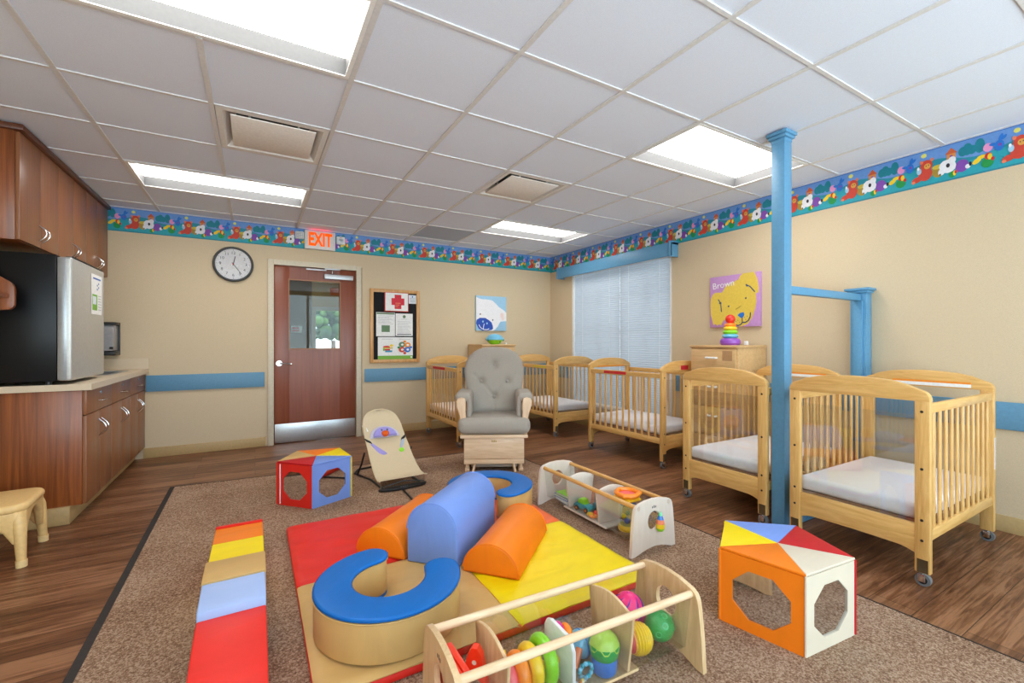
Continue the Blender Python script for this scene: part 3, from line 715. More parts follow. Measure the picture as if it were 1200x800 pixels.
def d_let(A):
    A.ell(.5, .86, .09, .07, C['olive'])
    for k in range(10): A.rect(.1, .9 - (k % 4) * .06, .14 + .055 * k, .15 + .055 * k, C['grey'])
    A.rect(.08, .92, .05, .085, C['ink']); A.rect(.32, .68, .74, .755, C['grey'])
pinned('letter_paper', 'white letter with a round crest, middle right of the bulletin board', 'paper', 1.532, 1.752, 1.222, 1.505, d_let)
def d_pos(A):
    A.rect(0, 1, 0, .16, C['lime']); A.rect(.93, .98, .05, .12, C['paper'])
    A.ell(.24, .55, .1, .06, C['red']); A.rect(.15, .42, .48, .53, C['hay2']); A.rect(.2, .4, .32, .40, C['cyan']); A.rect(.16, .34, .40, .47, C['red']); A.ell(.38, .62, .05, .06, C['yellow']); A.rect(.14, .19, .38, .5, C['lime'])
    for (u, v, c) in ((.68, .66, 'olive'), (.84, .64, 'orange'), (.68, .43, 'rust'), (.84, .43, 'blue')):
        A.ell(u, v, .095, .125, C[c]); A.ell(u + .01, v, .04, .05, C['paper'])
    A.ell(.76, .80, .045, .05, C['orange']); A.ell(.585, .53, .04, .05, C['green']); A.ell(.94, .54, .04, .05, C['blue']); A.ell(.76, .27, .045, .06, C['rust'])
    A.rect(.1, .42, .9, .915, C['grey']); A.rect(.6, .93, .9, .915, C['grey'])
pinned('colour_poster', 'poster with coloured puzzle circles and a green strip, bottom of the bulletin board', 'poster', 1.312, 1.754, .928, 1.205, d_pos)

# canvas paintings
def canvas(name, label, M, w, h, bg, draw):
    o = thing(name, label, 'painting'); m = MB(); m.M = M
    m.box(0, w, 0, h, .001, .032, C[bg], .003); pn = m.build('canvas', o)
    p = MB(); A = Art(p, M, w, h, .0325); draw(A); p.build('painted_picture', o, smooth=False); return o
def d_bear(A):
    A.poly([(0, .96), (.1, .92), (.2, .9), (.36, .9), (.52, .88), (.63, .80), (.74, .70), (.84, .64), (.92, .60), (1, .53), (1, .29), (.9, .28), (.8, .27), (.76, .22), (.7, .12), (.62, .04), (.56, 0), (.2, 0), (0, .3)], C['white'])
    A.ell(.85, .45, .06, .08, plain('print_blush', (240, 216, 212), .6)); A.ell(.88, .36, .05, .05, plain('print_blush', (240, 216, 212), .6))
    A.poly([(0, .20), (.02, .31), (.12, .365), (.3, .365), (.42, .30), (.5, .24), (.54, .14), (.55, .06), (.5, .02), (.36, .0), (.2, 0), (.08, .06)], C['dblue'])
    A.ell(.22, .26, .025, .03, C['paleblue']); A.ell(.35, .21, .025, .03, C['paleblue'])
    A.line([(.09, .17), (.12, .11), (.18, .06), (.26, .03), (.36, .03), (.42, .06)], .010, C['white']); A.line([(.26, .2), (.24, .13), (.23, .05)], .010, C['white'])
    A.ell(.13, .47, .018, .025, C['ink']); A.ell(.54, .31, .02, .022, C['ink']); A.ell(.15, .48, .008, .01, C['red'])
canvas('bear_painting', 'square canvas of a white bear face on pale blue, back wall', frame_m((2.645, YB, 1.302), BACKX, (0, 0, 1)), .482, .487, 'paleblue', d_bear)
def d_pup(A):
    A.poly([(0.01, .45), (.02, .58), (.07, .66), (.12, .69), (.26, .68), (.31, .75), (.36, .85), (.42, .82), (.47, .88), (.50, .85), (.56, .90), (.59, .88), (.63, .96), (.68, 1), (.9, 1), (.95, .88), (.98, .72), (.98, .62), (.93, .60), (.94, .45), (.91, .3), (.86, .16), (.78, .05), (.65, .0), (.5, .03), (.40, .10), (.3, .14), (.24, .03), (.2, .06), (.16, .03), (.12, .07), (.08, .04), (.05, .15), (.02, .25)], C['puppy'])
    A.line([(.18, .55), (.235, .47), (.25, .30)], .010, C['navy']); A.line([(.20, .47), (.25, .48)], .014, C['navy'])
    A.line([(.76, .77), (.82, .74), (.91, .63)], .010, C['navy']); A.line([(.745, .79), (.77, .745)], .014, C['navy'])
    A.ell(.40, .40, .016, .018, C['navy']); A.ell(.74, .53, .016, .018, C['navy']); A.line([(.54, .33), (.6, .36), (.65, .39)], .006, C['hay'])
    A.poly([(.58, .22), (.63, .26), (.70, .27), (.715, .22), (.68, .16), (.64, .165)], C['blue'])
    A.line([(.48, .13), (.52, .06), (.58, .02), (.64, .035), (.675, .08), (.67, .16)], .010, C['navy']); A.line([(.675, .08), (.73, .075), (.79, .11), (.825, .18), (.83, .26)], .010, C['navy'])
    for u, v in ((.55, .1), (.59, .12), (.62, .08), (.72, .17), (.74, .13), (.77, .19)): A.ell(u, v, .006, .008, C['navy'])
PM = frame_m((XR, 2.792, 1.288), RIGHTX, (0, 0, 1))
pp = canvas('puppy_painting', 'square canvas of a yellow puppy face on lilac, right wall', PM, .500, .490, 'lilac', d_pup)
text('lettering', 'Brown', .085, PM @ Matrix.Translation((.145, .405, .0345)) @ Matrix.Rotation(radians(5), 4, 'Z'), C['white'], pp, .0004)

# ------------------------------------------------------------------ chests of drawers and the toys on them
CHW = wood('chest_maple', (204, 164, 112), (222, 184, 134), axis='x', coat=.1)
def chest(label, loc, rz, w, d, h):
    c = thing('chest_of_drawers', label, 'chest of drawers', loc, rz, 'maple chests of drawers')
    MB().box(-w / 2, w / 2, .02, d, .0, h - .022, CHW, .002).build('body', c)
    MB().box(-w / 2 - .006, w / 2 + .006, -.004, d, h - .022, h, CHW, .004).build('top', c)
    n = 4; hh = (h - .10) / n
    for k in range(n):
        z = .07 + k * hh
        dr = MB().box(-w / 2 + .012, w / 2 - .012, 0, .019, z, z + hh - .006, CHW, .003).build('drawer', c)
        hm = MB(); hm.tube([(-.045, 0, z + hh * .68), (-.045, -.026, z + hh * .68), (.045, -.026, z + hh * .68), (.045, 0, z + hh * .68)], .009, T_WHITE, 8); hm.build('handle', dr)
    return c
ch_ = chest('tall maple chest of drawers behind the crib by the blue post', (3.475, 2.475, 0), -pi / 2, .455, .435, 1.118)
MB().box(.10, .19, -.0012, .0005, .985, 1.07, plain('tape_brown', (184, 142, 98), .6)).build('tape_patch', ch_)
chest('maple chest of drawers against the back wall behind the glider chair', (2.787, 5.125, 0), 0, .50, .43, 1.112)
# ring stacker
rs = thing('ring_stacker', 'rainbow ring stacking toy with red ball on top of the chest of drawers', 'toy', (3.60, 2.385, 1.1185)); rs.scale = (.86, .86, .93)
MB().lathe([(0, 0), (.085, 0), (.098, .02), (.096, .045), (.08, .062), (.05, .066), (0, .066)], T_PUR, 28).build('base', rs)
for mt, r, z in ((T_SKY, .078, .085), (T_LIME, .072, .122), (T_YEL, .066, .157), (T_OR, .058, .188)):
    MB().torus((0, 0, z), r - .026, .024, mt, rs=12, sx=.8).build('ring', rs)
MB().cyl((0, 0, .06), (0, 0, .21), .02, T_WHITE).build('post', rs)
MB().sph((0, 0, .245), (.047, .047, .043), T_RED).build('ball', rs)
w_ = MB().box(-.014, .014, -.014, .014, 0, .035, WHITE, .004); o = w_.build('plug_box'); o.location = (3.70, 2.30, 1.1185)
tag(o, 'tiny white box on the corner of the chest of drawers', 'box')
tt = thing('turtle_toy', 'small domed toy, blue top and green base, on the chest behind the glider', 'toy', (2.80, 5.28, 1.1125))
MB().lathe([(0, 0), (.06, 0), (.095, .035), (.12, .06), (0, .06)], T_LIME, 24).build('base', tt)
MB().lathe([(.125, .058), (.128, .066), (.105, .10), (.07, .13), (0, .142)], T_SKY, 24).build('shell', tt)
MB().sph((.03, -.085, .04), (.014, .01, .012), BLACK).sph((.11, -.03, .062), .02, T_TEAL).sph((-.11, -.03, .062), .02, T_TEAL).build('feet', tt)
o = MB().box(-.014, .014, -.012, .012, 0, .022, WHITE, .004).build('white_clip'); o.location = (2.95, 5.24, 1.1125)
tag(o, 'tiny white clip beside the domed toy on the chest', 'clip')

# ------------------------------------------------------------------ cribs
CL, CWD = .97, .625
def make_crib(label, loc, rz):
    c = thing('crib', label, 'crib', loc, rz, 'wooden cribs along the walls')
    hy = CWD / 2
    for s in (-1, 1):
        m = MB(); xa, xb = sorted((s * (CL / 2), s * (CL / 2 - .034)))
        for q in (-1, 1):
            ya, yb = sorted((q * hy, q * (hy - .058))); m.box(xa, xb, ya, yb, .062, .88, MAPLE, .006)
            for z in (.82, .55, .31, .215): m.cyl((s * CL / 2 - s * .002, q * (hy - .03), z), (s * CL / 2 + s * .001, q * (hy - .03), z), .0065, BLACK, 10)
        tp = [(-hy, .868), (hy, .868), (hy, .876)] + arc(hy - .045, .876, .045, 0, 68, 5)[1:] + [(hy - .055, .928), (hy - .09, .944), (.16, .960), (.08, .968), (0, .971), (-.08, .968), (-.16, .960), (-hy + .09, .944), (-hy + .055, .928)] + arc(-hy + .045, .876, .045, 112, 180, 5)
        m.prism(tp, 'x', xa - .002, xb + .002, MAPLEY, .004)
        lo = [(-hy + .05, .145)] + [(-hy + .05 + .08 * k / 4, .145 + .02 * sin(pi / 2 * k / 4)) for k in range(1, 5)] + [(0, .168)] + [(hy - .13 + .08 * k / 4, .145 + .02 * cos(pi / 2 * k / 4)) for k in range(0, 5)] + [(hy - .05, .285), (-hy + .05, .285)]
        m.prism(lo, 'x', xa + .004, xb - .004, MAPLEY, .003)
        e = m.build('end_panel', c)
        MB().box(s * (CL / 2 - .017) - .0025, s * (CL / 2 - .017) + .0025, -hy + .056, hy - .056, .284, .80, ACRYL).build('clear_panel', e)
        m = MB(); y0, y1 = sorted((s * (hy - .004), s * (hy - .026)))
        m.box(-CL / 2 + .034, CL / 2 - .034, y0, y1, .812, .858, MAPLEX, .006).box(-CL / 2 + .034, CL / 2 - .034, y0, y1, .215, .268, MAPLEX, .005)
        n = 11; yc = s * (hy - .015)
        for k in range(n):
            x = -CL / 2 + .034 + (CL - .068) * (k + .7) / (n + .4); m.box(x - .012, x + .012, yc - .0065, yc + .0065, .262, .82, MAPLE, .004, 1)
        m.build('slatted_side', c)
    ms = MB()
    def msurf(mb):
        t = bmesh.new(); bmesh.ops.create_cube(t, size=1); 
        for v in t.verts: v.co = Vector((v.co.x * (CL - .075), v.co.y * (CWD - .06), .333 + v.co.z * .082))
        bmesh.ops.bevel(t, geom=t.edges[:], offset=.028, segments=4, profile=.5, affect='EDGES'); mb.put(t, SHEET)
    msurf(ms); ms.build('mattress', c)
    MB().box(-CL / 2 + .036, CL / 2 - .036, -hy + .03, hy - .03, .268, .291, plain('mattress_board', (150, 112, 84), .7)).build('mattress_board', c)
    for sx in (-1, 1):
        for sy in (-1, 1):
            x, y = sx * (CL / 2 - .017), sy * (hy - .029)
            m = MB(); m.box(x + sx * .0165, x + sx * .0185, y - .022, y + .018, .066, .128, plain('bronze_plate', (92, 76, 52), .45, .4), .0008).cyl((x, y, .045), (x, y, .066), .012, CHROME, 12)
            m.box(x - .019, x - .015, y - .012, y + .016, .022, .056, CHROME, .001).box(x + .015, x + .019, y - .012, y + .016, .022, .056, CHROME, .001)
            cs = m.build('caster', c)
            MB().cyl((x - .011, y, .03), (x + .011, y, .03), .0295, plain('wheel_rubber', (112, 114, 116), .5), 20).cyl((x - .0135, y, .03), (x + .0135, y, .03), .018, BLACK, 16).build('wheel', cs)
    return c
cribF = make_crib('wooden crib nearest the camera, right of the tall blue post', (3.19, 1.108, 0), 0)
cribE = dup(cribF, (3.235, 1.892, 0), 0, 'wooden crib directly behind the tall blue post, before the tall chest')
cribD = dup(cribF, (3.465, 3.265, 0), pi / 2 + radians(3), 'wooden crib with red rail sticker in front of the window blinds')
cribC = dup(cribF, (3.42, 4.83, 0), pi / 2 + radians(1), 'wooden crib in the room corner, right of the glider chair')
cribA = dup(cribF, (2.19, 4.90, 0), pi / 2 + radians(1), 'wooden crib left of and behind the glider chair by the bulletin board')
def sticker(crib, x0, x1, y0, y1, z0, z1, mats):
    m = MB(); n = len(mats)
    for k, mt in enumerate(mats):
        if abs(x1 - x0) > abs(y1 - y0): m.box(x0 + (x1 - x0) * k / n, x0 + (x1 - x0) * (k + 1) / n, y0, y1, z0, z1, mt)
        elif abs(y1 - y0) > abs(z1 - z0): m.box(x0, x1, y0 + (y1 - y0) * k / n, y0 + (y1 - y0) * (k + 1) / n, z0, z1, mt)
        else: m.box(x0, x1, y0, y1, z0 + (z1 - z0) * k / n, z0 + (z1 - z0) * (k + 1) / n, mt)
    o = m.build('warning_sticker', crib, smooth=False); o['label'] = 'printed warning sticker'; return o
hy = CWD / 2; RS, OS, WS = C['red'], C['orange'], C['paper']
sticker(cribF, CL / 2 - .028, CL / 2 - .006, -hy - .0012, -hy + .001, .42, .60, [WS, C['rust'], WS, C['olive'], WS])
sticker(cribF, CL / 2 - .0375, CL / 2 - .033, -.22, .15, .876, .896, [WS]); sticker(cribF, CL / 2 - .0375, CL / 2 - .033, -.22, .15, .896, .908, [OS])
sticker(cribE, CL / 2 - .0375, CL / 2 - .033, -.22, .15, .876, .896, [WS]); sticker(cribE, CL / 2 - .0375, CL / 2 - .033, -.22, .15, .896, .908, [OS])
sticker(cribD, -.05, .25, hy - .0035, hy - .002, .822, .850, [RS, RS, C['rust'], RS]); sticker(cribD, -CL / 2 - .003, -CL / 2 + .002, -.06, .05, .885, .925, [RS, C['crossred']])
sticker(cribD, CL / 2 - .0375, CL / 2 - .033, -.2, .2, .874, .886, [OS]); sticker(cribA, -.12, .25, hy - .0035, hy - .002, .822, .850, [RS, C['rust'], RS])
sticker(cribC, -.30, -.02, hy - .0035, hy - .002, .822, .846, [C['hay2']])

# ------------------------------------------------------------------ blue post and rail divider
dv = thing('post_divider', 'blue wooden divider: tall ceiling post, rail and short wall post', 'divider', (2.82, 1.527, 0))
def capped(mb, x, y, w, z):
    mb.box(x - w / 2, x + w / 2, y - w / 2, y + w / 2, z - .06, z - .04, BLUE, .004).box(x - w / 2 - .012, x + w / 2 + .012, y - w / 2 - .012, y + w / 2 + .012, z - .04, z - .02, BLUE, .006).box(x - w / 2 - .02, x + w / 2 + .02, y - w / 2 - .02, y + w / 2 + .02, z - .02, z, BLUE, .003)
po = MB().box(-.04, .04, -.04, .04, 0.001, 2.43, BLUE, .003).build('tall_post', dv)
m = MB(); capped(m, 0, 0, .085, 2.436); m.build('post_cap', po)
MB().box(.04, 1.0, -.022, .022, 1.448, 1.497, BLUE, .003).build('rail', dv)
wp = MB().box(1.01, 1.095, -.05, .05, .0, 1.505, BLUE, .003).box(.995, 1.011, -.03, .03, .0, 1.447, BLUE, .003).build('wall_post', dv)
m = MB(); m.box(.99, 1.098, -.065, .065, 1.505, 1.522, BLUE, .004).box(.978, 1.098, -.078, .078, 1.522, 1.54, BLUE, .003); m.build('post_cap', wp)
MB().box(.04, 1.0, -.03, .03, 0.001, .07, BLUE, .003).build('floor_beam', dv)

# ------------------------------------------------------------------ carpet
cp = thing('area_rug', 'large speckled brown carpet rug in the middle of the floor', 'rug')
Q = [(-.545, 4.325), (2.24, 4.12), (2.345, .75), (2.40, -1.2), (-.50, -1.2)]
MB().prism(Q, 'z', .0005, .011, CARPET).build('pile', cp)
m = MB(); BND = fabric('rug_binding', (62, 56, 54), None, 200)
def strip(p, q, wd):
    d = (Vector(q) - Vector(p)).normalized(); n = Vector((-d.y, d.x)) * wd
    p, q = Vector(p), Vector(q); m.prism([tuple(p), tuple(q), tuple(q + n), tuple(p + n)], 'z', .0004, .013, BND)
strip(Q[0], Q[4], -.03); strip(Q[2], Q[1], -.006); strip(Q[3], Q[2], -.006); strip(Q[1], Q[0], -.006); m.build('binding', cp)
CZ = .0115

# ------------------------------------------------------------------ soft play
mt = thing('play_mat', 'large square padded play mat with red, orange, yellow and tan quarters', 'mat', (.895, 2.205, CZ))
MB().box(-.735, .735, -.735, .735, 0, .030, RED, .01).build('base_pad', mt)
for (sx, sy, m_) in ((-1, 1, RED), (1, 1, CORAL), (1, -1, YELLOW), (-1, -1, TAN)):
    rr = random.Random(sx * 3 + sy)
    ph = [rr.uniform(0, 6) for _ in range(4)]
    def fn(u, v, sx=sx, sy=sy, ph=ph):
        a, b = u * 2 - 1, v * 2 - 1
        e = max(0, abs(a) - .93) / .07; e2 = max(0, abs(b) - .93) / .07
        wv = .0022 * sin(5 * a + 9 * b + ph[0]) * sin(3 * a - 4 * b + ph[1]) + .0015 * sin(14 * a - 6 * b + ph[2]) * (.5 + .5 * sin(4 * b + ph[3]))
        return Vector((sx * .3675 + a * .3665, sy * .3675 + b * .3665, .045 + wv - .010 * e * e - .010 * e2 * e2))
    m = MB(); m.surf(fn, 40, 40, m_)
    m.box(sx * .3675 - .362, sx * .3675 + .362, sy * .3675 - .362, sy * .3675 + .362, .02, .034, m_); m.build('quarter_panel', mt, ang=60)
MZ = CZ + .0478
def cseat(label, loc, face, ):
    c = thing('foam_seat_ring', label, 'foam seat', loc, radians(face), 'curved foam seats')
    def outline(R, r, g, k=0):
        mid, hw_ = (R + r) / 2, (R - r) / 2
        P = arc(0, 0, R, g, 360 - g, 44)
        a = radians(360 - g); P += [(mid * cos(a) + hw_ * cos(a + radians(q)), mid * sin(a) + hw_ * sin(a + radians(q))) for q in range(20, 180, 20)]
        P += arc(0, 0, r, 360 - g, g, 36)
        a = radians(g); P += [(mid * cos(a) + hw_ * cos(a + radians(180 + q)), mid * sin(a) + hw_ * sin(a + radians(180 + q))) for q in range(20, 180, 20)]
        return P
    MB().prism(outline(.278, .143, 52), 'z', .004, .142, TAN, .003).build('body', c)
    MB().prism(outline(.281, .140, 51.5), 'z', .1425, .160, ROYAL, .012, 4).build('top_cushion', c)
    MB().prism(outline(.266, .132, 53), 'z', 0, .0039, ROYAL).build('base_cover', c)
    m = MB(); P = outline(.2795, .1415, 51.8); m.tube([(x, y, .1415) for x, y in P], .003, TAN, 6, True); m.build('piping', c)
cseat('curved foam seat with blue top at the front of the play mat', (.462, 1.765, MZ), 45)
cseat('curved foam seat with blue top in front of the glider chair', (1.345, 2.60, MZ), 222)
def block(label, near, deg, L, pts, mat, grp='foam arch blocks'):
    c = thing('foam_block', label, 'foam block', (near[0], near[1], MZ), radians(deg), grp)
    MB().prism(pts, 'x', 0, L, mat, .010, 3).build('cover', c, ang=50)
    for x in (.004, L - .004): MB().tube([(x, a * 1.0, b) for a, b in pts if b > .004], .0035, mat, 6).build('piping', c)
    return c
half = arc(0, .004, .140, 0, 180, 24)
half = [(.140, .0)] + [(a, b) for a, b in half] + [(-.140, 0)]
block('orange half-round foam block left of the tall blue arch block', (.545, 2.275), 43, .53, half, ORANGE)
block('orange half-round foam block right of the tall blue arch block', (.945, 1.83), 42, .55, half, ORANGE)
tallp = [(.135, 0)] + arc(0, .165, .135, 0, 180, 24) + [(-.135, 0)]
block('tall periwinkle blue arched foam block in the middle of the play mat', (.742, 2.058), 42.5, .55, tallp, PERI)

# long foam climber on the carpet
fcl = thing('foam_climber', 'long low foam climber of orange, yellow, tan, blue and red steps', 'foam climber', (0, 0, CZ))
X0, X1 = -.175, .035
def seg(pts, mat, x0=X0, x1=X1, bev=.006): MB().prism([(a, b - CZ) for a, b in pts], 'x', x0, x1, mat, bev, 3).build('step_block', fcl)
seg([(2.50, CZ), (2.705, CZ), (2.705, .190), (2.50, .196)], ORANGE)
seg([(2.708, CZ), (2.728, CZ), (2.728, .198), (2.708, .200)], RED)
seg([(2.215, CZ), (2.497, CZ), (2.497, .196), (2.215, .20)], YELLOW)
seg([(2.025, CZ), (2.212, CZ), (2.212, .234), (2.20, .241), (2.025, .238)], TAN, X0 - .002, X1 + .003)
seg([(1.848, CZ), (2.022, CZ), (2.022, .232), (1.87, .220), (1.855, .214), (1.848, .20)], LBLUE)
seg([(1.05, CZ), (1.845, CZ), (1.845, .190), (1.80, .190), (1.72, .180), (1.62, .160), (1.5, .128), (1.35, .085), (1.2, .045), (1.05, .02)], RED)

def pentagon(label, ctr, a0, sides, tops):
    p = thing('foam_play_cube', label, 'foam play shape', (ctr[0], ctr[1], CZ), 0, 'five-sided foam play shapes')
    R, H, th = .257, .292, .016
    V = [(R * cos(radians(a0 + 72 * k)), R * sin(radians(a0 + 72 * k))) for k in range(5)]
    for k in range(5):
        a, b = Vector(V[k]), Vector(V[(k + 1) % 5]); L = (b - a).length; d = (b - a) / L
        M = Matrix(((d.x, 0, d.y, a.x), (d.y, 0, -d.x, a.y), (0, 1, 0, 0), (0, 0, 0, 1)))
        hole = [(L / 2 + .112 * cos(radians(22.5 + 45 * q)), H / 2 - .004 + .104 * sin(radians(22.5 + 45 * q))) for q in range(8)]
        m = MB(); m.ring([(.001, 0), (L - .001, 0), (L - .001, H - .003), (.001, H - .003)], (L / 2, H / 2 - .004), hole, 'z', -th, 0, sides[k], M, 0)
        sp_ = m.build('side_panel', p, smooth=False)
        mm_ = MB(); mm_.prism(hole, 'z', -th + .003, -.005, MIRROR, M=M); mi_ = mm_.build('mirror', sp_, smooth=False); mi_['label'] = 'octagonal mirror'
        m = MB(); m.prism([(0, 0), tuple(a * .999), tuple(b * .999)], 'z', H - .002, H + .009, tops[k], .003, 2); m.build('top_wedge', p)
    for k in range(5): MB().tube([(*V[k], .004), (*V[k], H)], .005, sides[k], 6).build('corner_piping', p)
    return p
pL = pentagon('small five-sided foam play shape with red front, left of the bouncer', (.388, 3.528), 186.6, [RED, PERI, YELLOW, ORANGE, TAN], [DKRED, PERI, YELLOW, ORANGE, TAN])
z_ = MB(); z_.tube([(-.238, -.060, .012), (-.238, -.060, .285)], .004, WHITE, 6); zo = z_.build('zip', pL); zo['label'] = 'white zip along the red edge'
pentagon('five-sided foam play shape with orange front in front of the nearest crib', (1.882, 1.034), 156.6, [ORANGE, CREAM, DKRED, PERI, YELLOW], [ORANGE, CREAM, DKRED, PERI, YELLOW])

# ------------------------------------------------------------------ toy bins
BINH = .285
def toybin(label, loc, deg, divs, endmat, dowel, base_x):
    b = thing('toy_bin', label, 'toy bin', loc, radians(deg), 'clear-sided wooden toy bins')
    prof = [(-.168, 0), (-.14, 0)] + [(-.14 + .28 * k / 10, .028 * sin(pi * k / 10)) for k in range(1, 10)] + [(.14, 0), (.168, 0), (.160, .12), (.150, .21), (.144, .240), (.134, .258), (.118, .268), (.06, .281), (0, .285), (-.06, .281), (-.118, .268), (-.134, .258), (-.144, .240), (-.150, .21), (-.160, .12)]
    for s in (-1, 1):
        x0, x1 = sorted((s * .45, s * .432)); m = MB()
        m.ring(prof, (0, .168), arc(0, .168, .047, 0, 345, 23, .052), 'x', x0, x1, endmat)
        e = m.build('end_panel', b, ang=50)
        mk = MB()
        for q in (-.012, 0, .012): mk.box(s * .4502 - .0004, s * .4502 + .0004, q - .003, q + .003, .236, .25 - abs(q) * .3, C['ink'])
        mk.build('maker_mark', e)
    for y in (-.115, .115): MB().cyl((-.45, y, .25), (.45, y, .25), .0125, dowel, 16).build('rail_dowel', b)
    for x in divs:
        dp = [(-.09, .05), (.09, .05), (.112, .20), (.116, .235)] + [(.10 - .2 * k / 8, .244 + .022 * sin(pi * k / 8)) for k in range(9)] + [(-.116, .235), (-.112, .20)]
        MB().prism(dp, 'x', x - .0055, x + .0055, endmat, .002).build('divider', b)
    m = MB(); T = [(-.117, .24), (-.093, .05), (-.085, .042), (.085, .042), (.093, .05), (.117, .24)]
    U = [(a * .965, max(c_, .0455)) for a, c_ in T]
    m.prism(T + U[::-1], 'x', -.431, .431, ACRYL); m.build('clear_trough', b, ang=20)
    MB().box(base_x[0], base_x[1], -.085, .085, .031, .0415, endmat, .002).build('base_board', b)
    return b
NB = (.90, 1.165); NA = -2.8
toybin('clear-sided wooden toy bin at the front edge, holding rings and balls', (*NB, CZ), NA, (-.285, .17), PALEZ, DOWEL, (-.30, .22))
FB = (1.872, 2.135); FA = 90
toybin('clear-sided white birch toy bin by the cribs, holding books and cars', (*FB, CZ), FA, (.184, -.107), WHITEBIRCH, BINDOWEL, (-.16, .25))
def inbin(B, ang, x, y):
    a = radians(ang); return (B[0] + x * cos(a) - y * sin(a), B[1] + x * sin(a) + y * cos(a))
def near(name, label, x, y, z=.0575, rz=0, grp=None, cat='toy'):
    px, py = inbin(NB, NA, x, y); return thing(name, label, cat, (px, py, z), radians(NA + rz), grp)
def far(name, label, x, y, z=.0575, rz=0, grp=None, cat='toy'):
    px, py = inbin(FB, FA, x, y); return thing(name, label, cat, (px, py, z), radians(FA + rz), grp)
# near bin, left compartment: red plastic frames
RP = toy('red_plastic', (244, 58, 26))
for k, (x, lab) in enumerate(((-.413, 'red plastic slat leaning nearest the end of the front toy bin'), (-.390, 'red plastic slat second from the end of the front toy bin'))):
    o = near('plastic_toy', lab, x, .010, rz=3, grp='red plastic slats in the front bin')
    MB().box(-.010, .010, -.07, .07, 0, .175, RP, .005).build('body', o)
o = near('toy_triangle', 'red plastic triangle frame with round hole in the front toy bin', -.336, .005, rz=50)
m = MB(); tri = [(a * .70, b * 1.36) for a, b in [(-.07, 0), (.07, 0), (.072, .02), (.03, .125), (.012, .14), (-.012, .14), (-.03, .125), (-.072, .02)]]
m.ring(tri, (0, .07), arc(0, .075, .029, 0, 345, 15), 'x', -.013, .013, RP); m.build('frame', o); MB().cyl((-.0135, 0, .150), (.0135, 0, .150), .007, CREAM, 12).build('peg', o)
# ring toy
o = near('rainbow_ring_toy', 'row of upright plastic rings, red to green, with white plate in the front toy bin', -.11, .0)
for mt_, x, r in ((T_CORAL, -.125, .058), (T_OR, -.085, .064), (T_YEL, -.042, .070), (T_LIME, .005, .077)):
    MB().torus((x, 0, r + .0005), r - .021, .021, mt_, 'x', 30, 12, 1.0).build('ring', o)
MB().cyl((-.14, 0, .06), (.07, 0, .06), .012, T_YEL, 12).build('axle', o)
P = [(-.085, 0), (.085, 0), (.092, .03), (.092, .13), (.075, .155), (.05, .165), (-.05, .165), (-.075, .155), (-.092, .13), (-.092, .03)]
MB().prism([(a * .92, b) for a, b in P], 'x', .060, .074, T_WHITE, .004).build('plate', o)
for mt_, x, y, z in ((T_MAG, .10, .055, .105), (T_OR, .125, .045, .098)): MB().sph((x, y, z), (.018, .032, .034), mt_).build('bead', o)
MB().sph((-.105, .055, .075), (.008, .008, .035), T_YEL, 10).build('knob', o)
o = near('light_blue_ball', 'light blue plastic ball behind the egg toy in the front toy bin', .075, .045)
MB().sph((0, 0, .045), .045, T_SKY).build('shell', o); MB().torus((0, 0, .045), .044, .003, T_BLU, 'x').build('seam_band', o)
o = near('egg_cup_toy', 'green egg shaped toy in a blue zigzag cup in the front toy bin', .105, -.045)
MB().lathe([(0, 0), (.036, 0), (.042, .01), (.043, .05), (.040, .06), (.034, .06), (.032, .02), (0, .02)], T_BLU, 28).build('cup', o)
m = MB(); m.lathe([(0, .025), (.03, .035), (.045, .056), (.050, .078), (.0495, .094), (0, .094)], T_GRN, 28); m.build('egg_base', o)
m = MB()
tb = bmesh.new(); n = 28; R1 = [tb.verts.new((.0508 * cos(2 * pi * i / n), .0508 * sin(2 * pi * i / n), .080 + (.014 if i % 4 < 2 else 0))) for i in range(n)]
R2 = [tb.verts.new((.043 * cos(2 * pi * i / n), .043 * sin(2 * pi * i / n), .112)) for i in range(n)]; R3 = [tb.verts.new((.025 * cos(2 * pi * i / n), .025 * sin(2 * pi * i / n), .128)) for i in range(n)]; tpv = tb.verts.new((0, 0, .133))
for i in range(n):
    j = (i + 1) % n; tb.faces.new((R1[i], R1[j], R2[j], R2[i])); tb.faces.new((R2[i], R2[j], R3[j], R3[i])); tb.faces.new((R3[i], R3[j], tpv))
m.put(tb, toy('pale_lime', (176, 214, 84))); m.build('egg_cap', o, ang=60)
o = near('rattle', 'clear rattle with a turquoise beaded ring at the front of the toy bin', .025, -.055)
for k in range(12):
    a = 2 * pi * k / 12; MB().sph((.024 * cos(a), .004, .030 + .022 * sin(a)), .0075, T_SKY if k % 2 else T_TEAL, 10).build('bead', o)
m = MB(); m.sph((-.028, -.014, .02), .02, clear('rattle_shell', (.9, .93, .95), .15), 16); m.build('clear_ball', o)
MB().sph((-.033, -.014, .014), .007, T_OR, 8).sph((-.022, -.009, .015), .007, T_YEL, 8).sph((-.028, -.022, .012), .006, T_BLU, 8).build('fillings', o)
o = near('bead_pile', 'small turquoise and white beads strung below the rings in the front toy bin', -.07, -.068)
for k in range(9): MB().sph((-.05 + .0125 * k, .006 * (-1) ** k, .009), .009, (T_SKY, BLACK, T_WHITE)[k % 3], 8).build('bead', o)
o = near('peach_peg', 'peach coloured toy peg between the ring plate and the egg toy', .03, .005, rz=30)
MB().tube([(-.02, 0, .012), (.0, 0, .03), (.022, 0, .055)], [.012, .013, .012], T_PEACH, 10).build('body', o)
